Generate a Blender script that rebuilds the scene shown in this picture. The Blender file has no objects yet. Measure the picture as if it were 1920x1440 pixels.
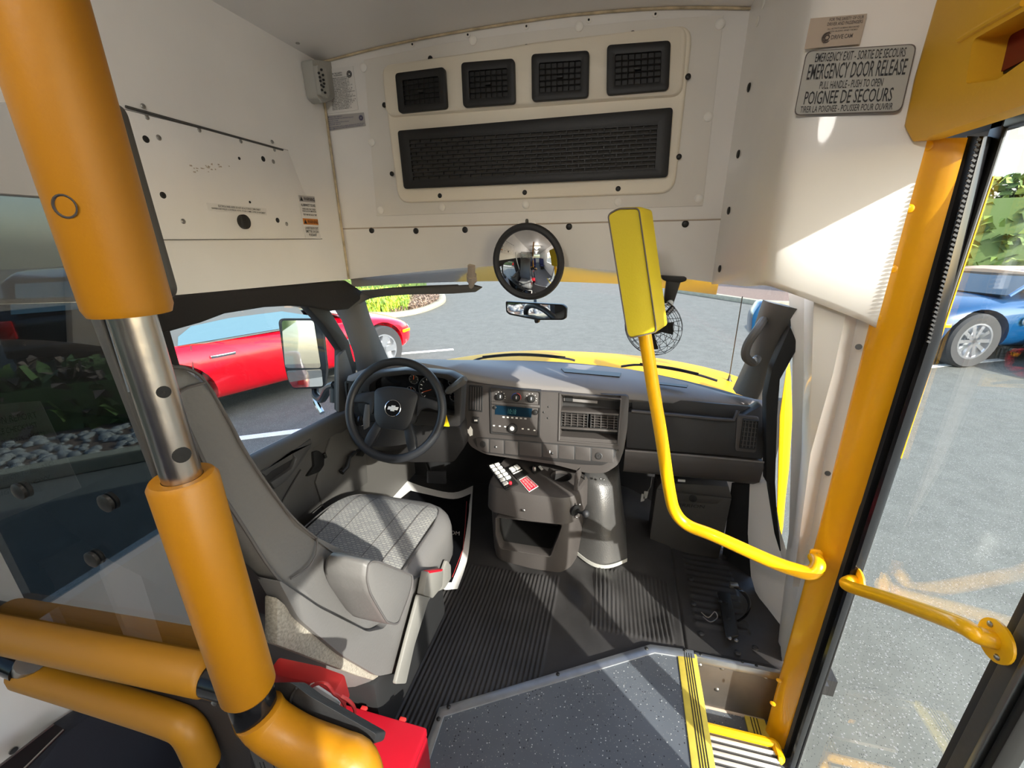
import bpy, bmesh, math, random
import numpy as np
from mathutils import Vector as V, Matrix
random.seed(7)
SC = bpy.context.scene
COL = SC.collection
PI = math.pi
R = math.radians

# ------------------------------------------------------------------ camera, sky, sun, exposure
CAM_ROT = ((0.9686026, 0.2482361, -0.0137022), (0.0687497, -0.3204075, -0.9447817), (-0.2389192, 0.9141761, -0.3274137))
CAM_AT = V((0, 0, 1.4))
FPX = 782.02
r0, d0, f0 = (V(x) for x in CAM_ROT)
cam = bpy.data.cameras.new('camera')
cam.sensor_width = 36.0
cam.lens = FPX / 1920 * 36.0
cam.clip_start = 0.02
camo = bpy.data.objects.new('camera', cam)
COL.objects.link(camo)
camo.matrix_world = Matrix(((r0.x, -d0.x, -f0.x, 0), (r0.y, -d0.y, -f0.y, 0), (r0.z, -d0.z, -f0.z, 1.4), (0, 0, 0, 1)))
SC.camera = camo

SUN_DIR = V((-0.74, 0.68, -0.50)).normalized()      # the way the light travels
wd = bpy.data.worlds.new('sky')
SC.world = wd
wd.use_nodes = True
nt = wd.node_tree
nt.nodes.clear()
sky = nt.nodes.new('ShaderNodeTexSky')
sky.sky_type = 'NISHITA'
sky.sun_disc = False
sky.sun_elevation = R(30)
sky.sun_rotation = math.atan2(-SUN_DIR.x, -SUN_DIR.y)
sky.air_density = 1.0
sky.dust_density = 1.5
bg = nt.nodes.new('ShaderNodeBackground')
bg.inputs['Strength'].default_value = 0.75
ow = nt.nodes.new('ShaderNodeOutputWorld')
nt.links.new(sky.outputs[0], bg.inputs[0])
nt.links.new(bg.outputs[0], ow.inputs[0])
sun = bpy.data.lights.new('sun', 'SUN')
sun.energy = 11.0
sun.angle = R(0.6)
sun.color = (1.0, 0.965, 0.92)
suno = bpy.data.objects.new('sun', sun)
COL.objects.link(suno)
suno.rotation_euler = SUN_DIR.to_track_quat('-Z', 'Y').to_euler()
SC.view_settings.view_transform = 'Standard'
SC.view_settings.look = 'None'
SC.view_settings.gamma = 1.0
SC.view_settings.use_curve_mapping = False
SC.view_settings.exposure = 0.0

# ------------------------------------------------------------------ helpers
def ray(u, w):
    return r0 * ((u - 960) / FPX) + d0 * ((w - 720) / FPX) + f0
def at(u, w, X=None, Y=None, Z=None):
    """The point of a real plane (x, y or z = const) seen at a place in the photograph."""
    d = ray(u, w)
    s = X / d.x if X is not None else Y / d.y if Y is not None else (Z - 1.4) / d.z
    return CAM_AT + d * s
def onp(u, w, p, n):
    d = ray(u, w); n = V(n)
    return CAM_AT + d * ((V(p) - CAM_AT).dot(n) / d.dot(n))
def ats(pts, **k):
    return [at(*p, **k) for p in pts]

MATS = {}
def lin(c):
    return tuple(((x / 255) / 12.92 if x / 255 <= 0.04045 else ((x / 255 + 0.055) / 1.055) ** 2.4) for x in c)
def mat(name, col, rough=0.5, metal=0.0, bump=None, var=None, coat=0.0, spec=0.5, emit=0.0):
    m = bpy.data.materials.new(name); m.use_nodes = True
    t = m.node_tree; b = t.nodes['Principled BSDF']
    c = lin(col)
    b.inputs['Base Color'].default_value = (*c, 1)
    b.inputs['Roughness'].default_value = rough
    b.inputs['Metallic'].default_value = metal
    b.inputs['Specular IOR Level'].default_value = spec
    b.inputs['Coat Weight'].default_value = coat
    b.inputs['Coat Roughness'].default_value = 0.05
    if emit:
        b.inputs['Emission Color'].default_value = (*c, 1); b.inputs['Emission Strength'].default_value = emit
    if var or bump:
        tc = t.nodes.new('ShaderNodeTexCoord')
    if var:
        n = t.nodes.new('ShaderNodeTexNoise'); n.inputs['Scale'].default_value = var[0]; n.inputs['Detail'].default_value = 6
        t.links.new(tc.outputs['Object'], n.inputs['Vector'])
        r = t.nodes.new('ShaderNodeValToRGB')
        r.color_ramp.elements[0].position = 0.3; r.color_ramp.elements[1].position = 0.7
        a = var[1]
        r.color_ramp.elements[0].color = (*[x * (1 - a) for x in c], 1)
        r.color_ramp.elements[1].color = (*[min(1, x * (1 + a)) for x in c], 1)
        t.links.new(n.outputs['Fac'], r.inputs['Fac']); t.links.new(r.outputs['Color'], b.inputs['Base Color'])
    if bump:
        n2 = t.nodes.new('ShaderNodeTexNoise'); n2.inputs['Scale'].default_value = bump[0]; n2.inputs['Detail'].default_value = 4
        t.links.new(tc.outputs['Object'], n2.inputs['Vector'])
        bp = t.nodes.new('ShaderNodeBump'); bp.inputs['Strength'].default_value = min(1, bump[1] * 2); bp.inputs['Distance'].default_value = .2 / bump[0]
        t.links.new(n2.outputs['Fac'], bp.inputs['Height']); t.links.new(bp.outputs['Normal'], b.inputs['Normal'])
    MATS[name] = m
    return m
def glass(name, tint, fac=None, ior=1.45, rough=0.0):
    m = bpy.data.materials.new(name); m.use_nodes = True
    t = m.node_tree; t.nodes.clear()
    o = t.nodes.new('ShaderNodeOutputMaterial'); mx = t.nodes.new('ShaderNodeMixShader')
    tr = t.nodes.new('ShaderNodeBsdfTransparent'); gl = t.nodes.new('ShaderNodeBsdfGlossy')
    tr.inputs[0].default_value = (*tint, 1); gl.inputs['Roughness'].default_value = rough
    if fac is None:
        lw = t.nodes.new('ShaderNodeLayerWeight'); lw.inputs['Blend'].default_value = .5
        pw = t.nodes.new('ShaderNodeMath'); pw.operation = 'POWER'; pw.inputs[1].default_value = 4.0
        ml = t.nodes.new('ShaderNodeMath'); ml.operation = 'MULTIPLY_ADD'; ml.inputs[1].default_value = .55; ml.inputs[2].default_value = .035
        t.links.new(lw.outputs['Facing'], pw.inputs[0]); t.links.new(pw.outputs[0], ml.inputs[0]); t.links.new(ml.outputs[0], mx.inputs[0])
    else:
        mx.inputs[0].default_value = fac
    t.links.new(tr.outputs[0], mx.inputs[1]); t.links.new(gl.outputs[0], mx.inputs[2]); t.links.new(mx.outputs[0], o.inputs[0])
    MATS[name] = m
    return m
def speckle(name, base, spots, scale=140.0, amount=0.12, rough=0.6, var=0.15, bump=0.0):
    """terrazzo or aggregate: base colour with small scattered flecks"""
    m = mat(name, base, rough, var=(6, var)); t = m.node_tree; b = t.nodes['Principled BSDF']
    tc = [n for n in t.nodes if n.type == 'TEX_COORD'][0]
    last = [n for n in t.nodes if n.type == 'VALTORGB'][0].outputs['Color']
    for i, (c, am, sc) in enumerate(spots):
        vo = t.nodes.new('ShaderNodeTexVoronoi'); vo.inputs['Scale'].default_value = scale * sc
        mp = t.nodes.new('ShaderNodeMapping'); mp.inputs['Location'].default_value = (i * 3.7, i * 1.3, i)
        t.links.new(tc.outputs['Object'], mp.inputs['Vector']); t.links.new(mp.outputs[0], vo.inputs['Vector'])
        lt = t.nodes.new('ShaderNodeMath'); lt.operation = 'LESS_THAN'; lt.inputs[1].default_value = 0.27
        sp = t.nodes.new('ShaderNodeSeparateColor'); t.links.new(vo.outputs['Color'], sp.inputs[0])
        l2 = t.nodes.new('ShaderNodeMath'); l2.operation = 'LESS_THAN'; l2.inputs[1].default_value = am
        mu = t.nodes.new('ShaderNodeMath'); mu.operation = 'MULTIPLY'
        t.links.new(vo.outputs['Distance'], lt.inputs[0]); t.links.new(sp.outputs[0], l2.inputs[0])
        t.links.new(lt.outputs[0], mu.inputs[0]); t.links.new(l2.outputs[0], mu.inputs[1])
        mx = t.nodes.new('ShaderNodeMix'); mx.data_type = 'RGBA'
        t.links.new(mu.outputs[0], mx.inputs[0]); t.links.new(last, mx.inputs[6]); mx.inputs[7].default_value = (*lin(c), 1)
        last = mx.outputs[2]
    t.links.new(last, b.inputs['Base Color'])
    if bump:
        n2 = t.nodes.new('ShaderNodeTexNoise'); n2.inputs['Scale'].default_value = scale * 2.5
        t.links.new(tc.outputs['Object'], n2.inputs['Vector'])
        bp = t.nodes.new('ShaderNodeBump'); bp.inputs['Strength'].default_value = bump; bp.inputs['Distance'].default_value = 0.0006
        t.links.new(n2.outputs['Fac'], bp.inputs['Height']); t.links.new(bp.outputs['Normal'], b.inputs['Normal'])
    return m

class B:
    """collects faces and links them as ONE mesh object"""
    def __init__(s): s.v = []; s.f = []
    def _add(s, pts, faces):
        o = len(s.v); s.v += [V(p) for p in pts]; s.f += [tuple(i + o for i in f) for f in faces]; return s
    def poly(s, pts): return s._add(pts, [tuple(range(len(pts)))])
    def loft(s, rings, closed=True, caps=True, loop=False):
        n = len(rings[0]); pts = [p for r in rings for p in r]; fs = []
        m = len(rings)
        for i in range(m if loop else m - 1):
            a = i * n; b = ((i + 1) % m) * n
            for j in range(n if closed else n - 1):
                k = (j + 1) % n
                fs.append((a + j, a + k, b + k, b + j))
        if caps and not loop:
            fs.append(tuple(range(n))[::-1]); fs.append(tuple(range((m - 1) * n, m * n)))
        return s._add(pts, fs)
    def prism(s, pts, vec):
        vec = V(vec); return s.loft([[V(p) for p in pts], [V(p) + vec for p in pts]])
    def frame(s, outer, inner, vec):
        """a flat ring between two outlines with the same point count, given depth"""
        vec = V(vec)
        return s.loft([[V(p) for p in outer], [V(p) for p in inner], [V(p) + vec for p in inner], [V(p) + vec for p in outer]], loop=True)
    def box(s, c, size, rot=None):
        c = V(c); h = V(size) / 2; pts = []
        for x, y in ((-1, -1), (1, -1), (1, 1), (-1, 1)):
            pts.append(V((x * h.x, y * h.y, -h.z)))
        pts += [V((p.x, p.y, h.z)) for p in pts]
        if rot is not None: pts = [rot @ p for p in pts]
        return s._add([c + p for p in pts], [(3, 2, 1, 0), (4, 5, 6, 7), (0, 1, 5, 4), (1, 2, 6, 5), (2, 3, 7, 6), (3, 0, 4, 7)])
    def b2(s, lo, hi):
        lo = V(lo); hi = V(hi); return s.box((lo + hi) / 2, hi - lo)
    def tube(s, path, r, n=12, caps=True, closed=False, flat=1.0, up=None):
        path = [V(p) for p in path]; m = len(path); rings = []
        rr = r if isinstance(r, (list, tuple)) else [r] * m
        prev = None
        for i, p in enumerate(path):
            if closed: t = path[(i + 1) % m] - path[i - 1]
            else: t = path[min(i + 1, m - 1)] - path[max(i - 1, 0)]
            t.normalize()
            if prev is None:
                a = V(up) if up else (V((0, 0, 1)) if abs(t.z) < 0.9 else V((1, 0, 0)))
            else: a = prev
            a = (a - t * a.dot(t)).normalized(); prev = a
            b = t.cross(a)
            rings.append([p + a * (math.cos(2 * PI * k / n) * rr[i]) + b * (math.sin(2 * PI * k / n) * rr[i] * flat) for k in range(n)])
        return s.loft(rings, caps=caps, loop=closed)
    def lathe(s, prof, o=(0, 0, 0), ax=(0, 0, 1), n=24, caps=True):
        """profile of (radius, height) turned about an axis"""
        o = V(o); ax = V(ax).normalized(); a = ax.orthogonal().normalized(); b = ax.cross(a)
        return s.loft([[o + ax * h + (a * math.cos(2 * PI * k / n) + b * math.sin(2 * PI * k / n)) * max(r, 1e-5) for k in range(n)] for r, h in prof], caps=caps)
    def disc(s, o, ax, r, t, n=20, dome=0.0):
        pr = [(r, 0), (r, t)]
        if dome: pr = [(r, 0), (r, t * .5), (r * .8, t * .5 + dome * .6), (r * .4, t * .5 + dome)]
        return s.lathe(pr, o, ax, n)
    def xf(s, M):
        s.v = [M @ p for p in s.v]; return s
    def build(s, name, m, parent=None, bevel=0.0, seg=2, sub=0, ang=35, smooth=True, cut=None):
        me = bpy.data.meshes.new(name)
        me.from_pydata([tuple(p) for p in s.v], [], s.f)
        bm = bmesh.new(); bm.from_mesh(me)
        bmesh.ops.remove_doubles(bm, verts=bm.verts, dist=1e-5)
        bmesh.ops.recalc_face_normals(bm, faces=bm.faces)
        if bevel:
            es = [e for e in bm.edges if len(e.link_faces) == 2 and e.calc_face_angle(0) > R(28)]
            bmesh.ops.bevel(bm, geom=es, offset=bevel, segments=seg, profile=0.5, affect='EDGES', clamp_overlap=True)
        bm.to_mesh(me); bm.free()
        o = bpy.data.objects.new(name, me); COL.objects.link(o)
        me.materials.append(MATS[m] if isinstance(m, str) else m)
        if cut or sub:
            if sub:
                md = o.modifiers.new('s', 'SUBSURF'); md.levels = sub; md.render_levels = sub
            for c in (cut or []):
                md = o.modifiers.new('b', 'BOOLEAN'); md.object = c; md.operation = 'DIFFERENCE'; md.solver = 'EXACT'
            dg = bpy.context.evaluated_depsgraph_get(); dg.update()
            nm = bpy.data.meshes.new_from_object(o.evaluated_get(dg))
            o.modifiers.clear(); o.data = nm; bpy.data.meshes.remove(me); me = nm; me.name = name
            for c in (cut or []): bpy.data.objects.remove(c)
        if smooth:
            me.polygons.foreach_set('use_smooth', [True] * len(me.polygons))
            me.set_sharp_from_angle(angle=R(ang))
        if parent is not None: attach(o, parent)
        return o
def attach(o, parent):
    o.parent = parent
    p = V((0, 0, 0)); q = parent
    while q is not None: p = p + q.location; q = q.parent
    o.location = o.location - p
def tag(o, label, cat, group=None, kind=None):
    if label: o['label'] = label
    if cat: o['category'] = cat
    if group: o['group'] = group
    if kind: o['kind'] = kind
    return o
def thing(name, label, cat, loc, group=None):
    o = bpy.data.objects.new(name, None); COL.objects.link(o); o.location = V(loc); o.empty_display_size = 0.02
    return tag(o, label, cat, group)
def struct(o):
    o['kind'] = 'structure'; return o
def dup(root, shift, label=None):
    def cp(o, par):
        c = o.copy(); COL.objects.link(c); c.parent = par
        for ch in [x for x in o.children]: cp(ch, c)
        return c
    r = cp(root, None); r.location = root.location + V(shift)
    if label: r['label'] = label
    return r
def rpoly(pts, r, n=5):
    """round the corners of a polygon in space"""
    pts = [V(p) for p in pts]; out = []; m = len(pts)
    for i, p in enumerate(pts):
        a = pts[i - 1] - p; b = pts[(i + 1) % m] - p
        q = min(r, a.length * .48, b.length * .48)
        A = p + a.normalized() * q; C = p + b.normalized() * q
        for k in range(n + 1):
            t = k / n; out.append(A * (1 - t) ** 2 + p * 2 * t * (1 - t) + C * t * t)
    return out
def oncyl(u, w, ax, ay, r):
    """where a line of sight meets an upright cylinder, and the outward direction there"""
    d = ray(u, w); a = d.x ** 2 + d.y ** 2; b = -2 * (ax * d.x + ay * d.y); c = ax * ax + ay * ay - r * r
    s = (-b - math.sqrt(max(0, b * b - 4 * a * c))) / (2 * a); p = CAM_AT + d * s
    return p, V((p.x - ax, p.y - ay, 0)).normalized()
def inset(pts, d):
    """move each outline point towards the middle by a set distance"""
    pts = [V(p) for p in pts]; c = sum(pts, V()) / len(pts)
    return [p + (c - p).normalized() * min(d, (c - p).length * .9) for p in pts]
def smoothpath(pts, k=6):
    P = [V(p) for p in pts]; out = []
    for i in range(len(P) - 1):
        p0, p1, p2, p3 = P[max(i - 1, 0)], P[i], P[i + 1], P[min(i + 2, len(P) - 1)]
        for j in range(k):
            t = j / k
            out.append(0.5 * ((2 * p1) + (p2 - p0) * t + (2 * p0 - 5 * p1 + 4 * p2 - p3) * t * t + (3 * p1 - p0 - 3 * p2 + p3) * t ** 3))
    out.append(P[-1]); return out
def lerp(a, b, t): return V(a) * (1 - t) + V(b) * t
def bil(q, u, v):
    """point inside a quad tl, tr, br, bl"""
    return lerp(lerp(q[0], q[1], u), lerp(q[3], q[2], u), v)
def cell(q, u0, v0, u1, v1): return [bil(q, u0, v0), bil(q, u1, v0), bil(q, u1, v1), bil(q, u0, v1)]
def letters(name, rows, q, m, parent, lift=0.0012, bold=0.0):
    """rows of (text, u0, u1, v0, v1) fitted on the quad q (tl, tr, br, bl); one mesh"""
    nrm = (q[1] - q[0]).cross(q[3] - q[0]).normalized()
    if nrm.dot(CAM_AT - q[0]) < 0: nrm = -nrm
    bb = B()
    for tx, u0, u1, v0, v1 in rows:
        cu = bpy.data.curves.new('t', 'FONT'); cu.body = tx; cu.size = 1; cu.offset = bold; cu.resolution_u = 2
        ob = bpy.data.objects.new('t', cu); COL.objects.link(ob)
        dg = bpy.context.evaluated_depsgraph_get(); dg.update()
        me = bpy.data.meshes.new_from_object(ob.evaluated_get(dg))
        bpy.data.objects.remove(ob); bpy.data.curves.remove(cu)
        if not len(me.vertices): continue
        xs = [v.co.x for v in me.vertices]; ys = [v.co.y for v in me.vertices]
        x0, x1 = min(xs), max(xs); y0, y1 = (0.0 if min(ys) > -.1 else min(ys)), max(ys)
        o = len(bb.v)
        for v in me.vertices:
            a = (v.co.x - x0) / max(x1 - x0, 1e-6); b = (v.co.y - y0) / max(y1 - y0, 1e-6)
            bb.v.append(bil(q, u0 + (u1 - u0) * a, v1 + (v0 - v1) * b) + nrm * lift)
        bb.f += [tuple(i + o for i in p.vertices) for p in me.polygons]
        bpy.data.meshes.remove(me)
    return bb.build(name, m, parent, smooth=False)

# ------------------------------------------------------------------ materials
mat('white_fibreglass', (238, 234, 228), 0.38, var=(3, .04), coat=.25)
mat('white_wall', (240, 236, 230), 0.45, var=(2.5, .05), bump=(60, .05))
mat('vent_black', (17, 16, 16), 0.5)
mat('cream_plate', (236, 231, 222), 0.45, var=(3, .04))
mat('cream_housing', (246, 236, 216), 0.5, bump=(220, .12))
mat('button_white', (246, 242, 234), 0.4)
mat('ceiling_white', (238, 234, 230), 0.5, var=(2, .04))
mat('sealant', (196, 178, 146), 0.7, var=(30, .3))
mat('black_plastic', (26, 25, 24), 0.45)
mat('black_matt', (22, 21, 21), 0.75)
mat('black_gloss', (18, 18, 20), 0.15)
mat('black_rubber', (40, 40, 42), 0.6)
mat('dark_cloth', (36, 33, 33), 0.9, bump=(90, .2))
mat('rib_rubber', (50, 48, 47), 0.42, var=(7, .25), bump=(120, .1))
mat('silver_paint', (222, 224, 226), .3)
mat('dash_plastic', (68, 63, 60), 0.5, bump=(260, .15))
mat('dash_top', (118, 113, 110), 0.6, bump=(260, .15))
mat('wheel_black', (30, 31, 34), 0.5, bump=(260, .1))
mat('dash_dark', (38, 36, 35), 0.5, bump=(200, .1))
mat('door_plastic', (78, 75, 71), 0.5, bump=(260, .12))
mat('pillar_grey', (90, 87, 83), 0.6, bump=(200, .1))
mat('seat_vinyl', (104, 101, 98), 0.5, bump=(130, .18))
mat('seat_back_dark', (50, 46, 46), 0.7, bump=(150, .2))
mat('seat_stitch', (84, 80, 78), 0.7)
mat('carpet_beige', (150, 142, 128), 0.95, bump=(300, .8), var=(200, .3))
mat('foam_yellow', (168, 112, 8), 0.42, bump=(260, .10), var=(5, .05))
mat('foam_rail', (160, 110, 16), 0.5, bump=(260, .06))
mat('paint_yellow', (252, 186, 10), 0.32, coat=.3, bump=(90, .04))
mat('post_yellow', (246, 172, 8), 0.3, coat=.4, bump=(60, .04))
mat('vinyl_yellow', (198, 178, 14), 0.6, bump=(240, .25))
mat('header_yellow', (232, 178, 40), 0.55, bump=(200, .1))
mat('strip_yellow', (216, 192, 78), 0.6, var=(40, .08))
mat('body_yellow', (226, 164, 0), 0.55, spec=.2)
mat('chrome_pole', (196, 188, 178), 0.28, 1.0, var=(14, .12), bump=(40, .05))
mat('step_rib', (196, 190, 178), .45)
mat('chrome', (226, 226, 226), 0.08, 1.0)
mat('steel', (170, 168, 164), 0.35, 1.0)
mat('aluminium', (186, 188, 190), 0.34, .9, var=(30, .08))
mat('mirror', (240, 240, 240), 0.02, 1.0)
mat('trim_grey', (70, 68, 66), 0.5, bump=(60, .1))
mat('grey_box', (170, 168, 160), 0.5)
mat('paper', (232, 228, 222), 0.7)
mat('paper_grey', (176, 172, 168), 0.7)
mat('faded_sticker', (186, 170, 152), 0.6)
mat('ink', (22, 22, 24), 0.6)
mat('ink_soft', (96, 88, 84), 0.7)
mat('ink_blue', (90, 88, 120), 0.7)
mat('ink_orange', (206, 126, 42), 0.6)
mat('red_plastic', (180, 14, 34), 0.4, var=(5, .06))
mat('red_vinyl', (206, 50, 48), 0.45)
mat('red_sign', (214, 20, 50), 0.5)
mat('red_button', (214, 22, 40), 0.4)
mat('red_lens', (112, 26, 30), 0.3)
mat('tag_yellow', (240, 206, 20), 0.6)
mat('bag_black', (36, 36, 37), 0.6, bump=(120, .25))
mat('boot_grey', (84, 82, 80), 0.33, .35, bump=(220, .5))
mat('riser_metal', (120, 112, 104), 0.4, .7, var=(5, .3))
mat('box_steel', (70, 67, 63), 0.5, bump=(240, .15))
mat('navy_cover', (34, 36, 46), 0.7, bump=(300, .3))
mat('display', (12, 34, 48), 0.15)
mat('car_red', (226, 0, 26), 0.22, coat=.6)
mat('car_blue', (12, 62, 100), 0.25, .1, coat=.6)
mat('car_dark', (28, 30, 34), 0.22, coat=.5)
mat('car_maroon', (128, 20, 32), 0.25, coat=.5)
mat('soft_top_grey', (76, 78, 76), 0.8)
mat('soft_top_tan', (196, 160, 132), 0.8)
mat('car_glass', (110, 140, 146), 0.04, 0.55)
mat('car_glass_dark', (44, 54, 58), 0.05, 0.1)
mat('buckle_grey', (128, 125, 118), 0.45)
mat('tyre', (46, 46, 46), 0.8)
mat('rim', (196, 198, 200), 0.25, .85)
mat('amber', (255, 160, 10), 0.3)
mat('lamp_orange', (240, 100, 50), 0.25)
mat('tail_red', (150, 10, 16), 0.2)
mat('kerb', (150, 144, 124), 0.85, var=(8, .12), bump=(60, .3))
mat('line_white', (232, 232, 226), 0.7, var=(60, .12))
mat('mulch', (112, 92, 78), 0.95, var=(40, .4), bump=(60, 1))
mat('grass_a', (176, 190, 74), 0.7)
mat('grass_b', (110, 134, 58), 0.7)
mat('hedge_a', (74, 96, 40), 0.7)
mat('hedge_b', (126, 146, 70), 0.7)
mat('stone', (150, 148, 142), 0.9, var=(9, .25))
mat('house_white', (132, 132, 128), 0.8)
mat('seat_navy', (28, 34, 78), 0.85, bump=(200, .3))
mat('trunk_brown', (86, 72, 58), 0.9)
mat('red_ring', (190, 60, 60), 0.5)
mat('blue_ring', (60, 80, 150), 0.5)
speckle('deck_vinyl', (88, 92, 98), [((190, 190, 186), .10, 1.4), ((34, 36, 40), .16, 1.2), ((120, 120, 116), .25, 1.8)], 110, rough=.5, var=.12)
speckle('asphalt', (104, 104, 97), [((146, 143, 136), .22, 1), ((62, 61, 60), .35, 1.3), ((130, 127, 124), .4, .7)], 90, rough=.95, var=.10, bump=.6).node_tree.nodes['Principled BSDF'].inputs['Specular IOR Level'].default_value = .1
glass('clear_glass', (.96, .98, .97))
glass('tinted_glass', (.42, .47, .48))
glass('plexi', (.58, .58, .58), fac=.32)
# ------------------------------------------------------------------ ground and bus shell
GZ = -0.75
struct(B().poly([(-60, -40, GZ), (60, -40, GZ), (60, 70, GZ), (-60, 70, GZ)]).build('ground', 'asphalt', smooth=False))
XL, XR, YB, YF = -1.2, 0.65, -4.6, 1.70

# floor deck, with the bevelled front and the stepwell cut out
deck = [(-.452, .60), (-.465, .819), (.191, 1.202), (.337, 1.214), (.337, .44), (.66, .44), (.66, YB), (-1.25, YB), (-1.25, .36), (-.452, .36)]
fl = struct(B().prism([(x, y, 0) for x, y in deck], (0, 0, -.06)).build('floor', 'deck_vinyl', smooth=False))
tr = B()
path = [(-.452, .40), (-.465, .819), (.191, 1.202), (.337, 1.214)]
pp = [V((x, y, 0)) for x, y in path]
def offs(pts, d):
    out = []
    for i, p in enumerate(pts):
        t = (pts[min(i + 1, len(pts) - 1)] - pts[max(i - 1, 0)]).normalized()
        out.append(p + V((t.y, -t.x, 0)) * d)
    return out
inn = offs(pp, .028); outr = offs(pp, -.004)
tr.loft([[a + V((0, 0, .004)), b + V((0, 0, .006)), b + V((0, 0, -.045)), a + V((0, 0, -.045))] for a, b in zip(inn, outr)])
trim = tag(tr.build('edge_trim', 'aluminium', bevel=.0015, ang=25), 'aluminium edging strip with screws along the bevelled front of the deck', 'trim')
for u, w in ((822, 1348), (841, 1325), (1046, 1264), (1212, 1216), (1284, 1219)):
    p = at(u, w, Z=.006); B().disc(p, (0, 0, 1), .0065, .003, 12, .003).build('screw', 'black_plastic', trim)
sl = thing('step_nosing', 'yellow ribbed nosing along the right edge of the deck', 'step edge', (.315, .8, 0))
q = [at(1271, 1226, Z=0), at(1305, 1228, Z=0), at(1345, 1440, Z=0), at(1301, 1440, Z=0)]
x0, x1 = .281, .345
B().b2((x0, .44, -.02), (x1, 1.205, .004)).build('tread', 'strip_yellow', sl, bevel=.002)
for k in range(4):
    x = x0 + .022 + k * .0075
    B().b2((x, .44, .0035), (x + .0028, 1.203, .0052)).build('groove', 'black_matt', sl)
# stepwell
sw = B()
sw.b2((.337, 1.212, -.62), (.66, 1.24, -.012))
struct(sw.build('trim_1', 'riser_metal', bevel=.002))
rv = thing('riser_plate', 'dark riveted metal riser at the front of the stepwell', 'panel', (.47, 1.21, -.2))
B().b2((.34, 1.204, -.235), (.62, 1.211, -.03)).build('plate', 'riser_metal', rv)
B().b2((.34, 1.198, -.03), (.63, 1.216, .002)).build('lip', 'aluminium', rv, bevel=.003)
B().b2((.34, 1.198, -.245), (.60, 1.211, -.233)).build('bottom_strip', 'faded_sticker', rv, bevel=.002)
for u, w in ((1312, 1247), (1354, 1253), (1437, 1270), (1344, 1293)):
    B().disc(at(u, w, Y=1.204), (0, -1, 0), .008, .003, 14, .003).build('rivet', 'steel', rv)
for u, w in ((1314, 1227), (1418, 1248), (1392, 1241)):
    B().disc(at(u, w, Z=.002), (0, 0, 1), .005, .003, 10, .002).build('screw', 'black_plastic', rv)
struct(B().b2((.337, .44, -.26), (.66, 1.21, -.24)).build('trim_2', 'deck_vinyl'))
B2 = thing('lower_step_nosing', 'yellow grooved nosing on the dark tread in front of the riser', 'step edge', (.54, 1.15, -.24))
B().b2((.535, 1.09, -.24), (.60, 1.20, -.232)).build('tread', 'strip_yellow', B2)
for k in range(3): B().b2((.552 + k * .01, 1.09, -.2325), (.555 + k * .01, 1.199, -.231)).build('groove', 'black_matt', B2)
st = thing('ribbed_step', 'ribbed metal step with a yellow front bar beside the yellow post', 'step', (.5, 1.0, -.2))
B().b2((.35, .62, -.235), (.60, 1.10, -.205)).build('plate', 'trim_grey', st)
bt = B()
for k in range(14):
    y = 1.075 - k * .022
    bt.b2((.352, y - .0055, -.206), (.597, y + .0055, -.199))
bt.build('ribs', 'step_rib', st, bevel=.002)
B().tube(rpoly([(.345, 1.105, -.20), (.60, 1.105, -.20), (.605, 1.06, -.205)], .01)[:18], .014, 10).build('front_bar', 'paint_yellow', st)

# left wall: panel above the driver's door, low wall, windows behind the partition
def wallX(x, polys, th): 
    b = B()
    for pl in polys: b.prism([(x, y, z) for y, z in pl], (th, 0, 0))
    return b
lw = wallX(XL, [[(YF + .03, 1.238), (YF + .03, 2.3), (-.1, 2.3), (-.1, 1.50), (.30, 1.50), (.30, 1.285), (.865, 1.268)],
                [(-.1, 1.50), (-.1, 2.3), (YB, 2.3), (YB, 1.50)],
                [(.30, 1.50), (.22, 1.5), (.22, -.3), (.30, -.3)],
                [(.22, .62), (YB, .62), (YB, -.3), (.22, -.3)],
                [(.42, .62), (.30, .62), (.30, -.3), (.42, -.3)]], -.06)
struct(wallX(XL, [[(.865, 1.27), (.30, 1.285), (.30, .62), (.865, .62)]], -.05).build('trim_22', 'dark_cloth', smooth=False))
struct(B().prism(rpoly([at(*p, X=XL + .004) for p in ((112, 372), (168, 372), (196, 900), (300, 1215), (240, 1215), (140, 960))], .02), (.02, 0, 0)).build('trim_23', 'white_wall', bevel=.006))
for y in (-1.05, -2.1, -3.15): lw.b2((XL - .06, y - .05, .7), (XL, y + .05, 1.5))
struct(lw.build('wall_left', 'white_wall', smooth=False))
for i, (a, b) in enumerate(((.22, -1.0), (-1.1, -2.05), (-2.15, -3.1), (-3.2, YB))):
    struct(B().b2((XL - .035, b, .62), (XL - .03, a, 1.5)).build('window_%d' % (4 + i), 'tinted_glass', smooth=False))
# right wall behind the door, rear wall, ceiling
rw = B()
rw.b2((XR, YB, -.3), (XR + .06, -.68, 2.3)); rw.b2((XR, -.68, -.3), (XR + .06, .30, .85)); rw.b2((XR, -.68, 1.62), (XR + .06, .44, 2.3)); rw.b2((XR, .30, -.3), (XR + .06, .44, 1.62)); rw.b2((XR + .01, -.22, .85), (XR + .05, -.18, 1.62))
struct(B().b2((XR + .03, -.68, .85), (XR + .034, .30, 1.62)).build('window_9', 'clear_glass', smooth=False))
rw.b2((XR, .44, 1.62), (XR + .06, 1.32, 2.3))
struct(B().b2((XR + .005, 1.075, 1.585), (XR + .05, 1.32, 1.62)).build('trim_24', 'black_matt'))
struct(rw.build('wall_right', 'white_wall', smooth=False))
bw = B()
bw.b2((-1.26, YB - .06, -.3), (.71, YB, .75)); bw.b2((-1.26, YB - .06, 1.75), (.71, YB, 2.3))
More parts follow.
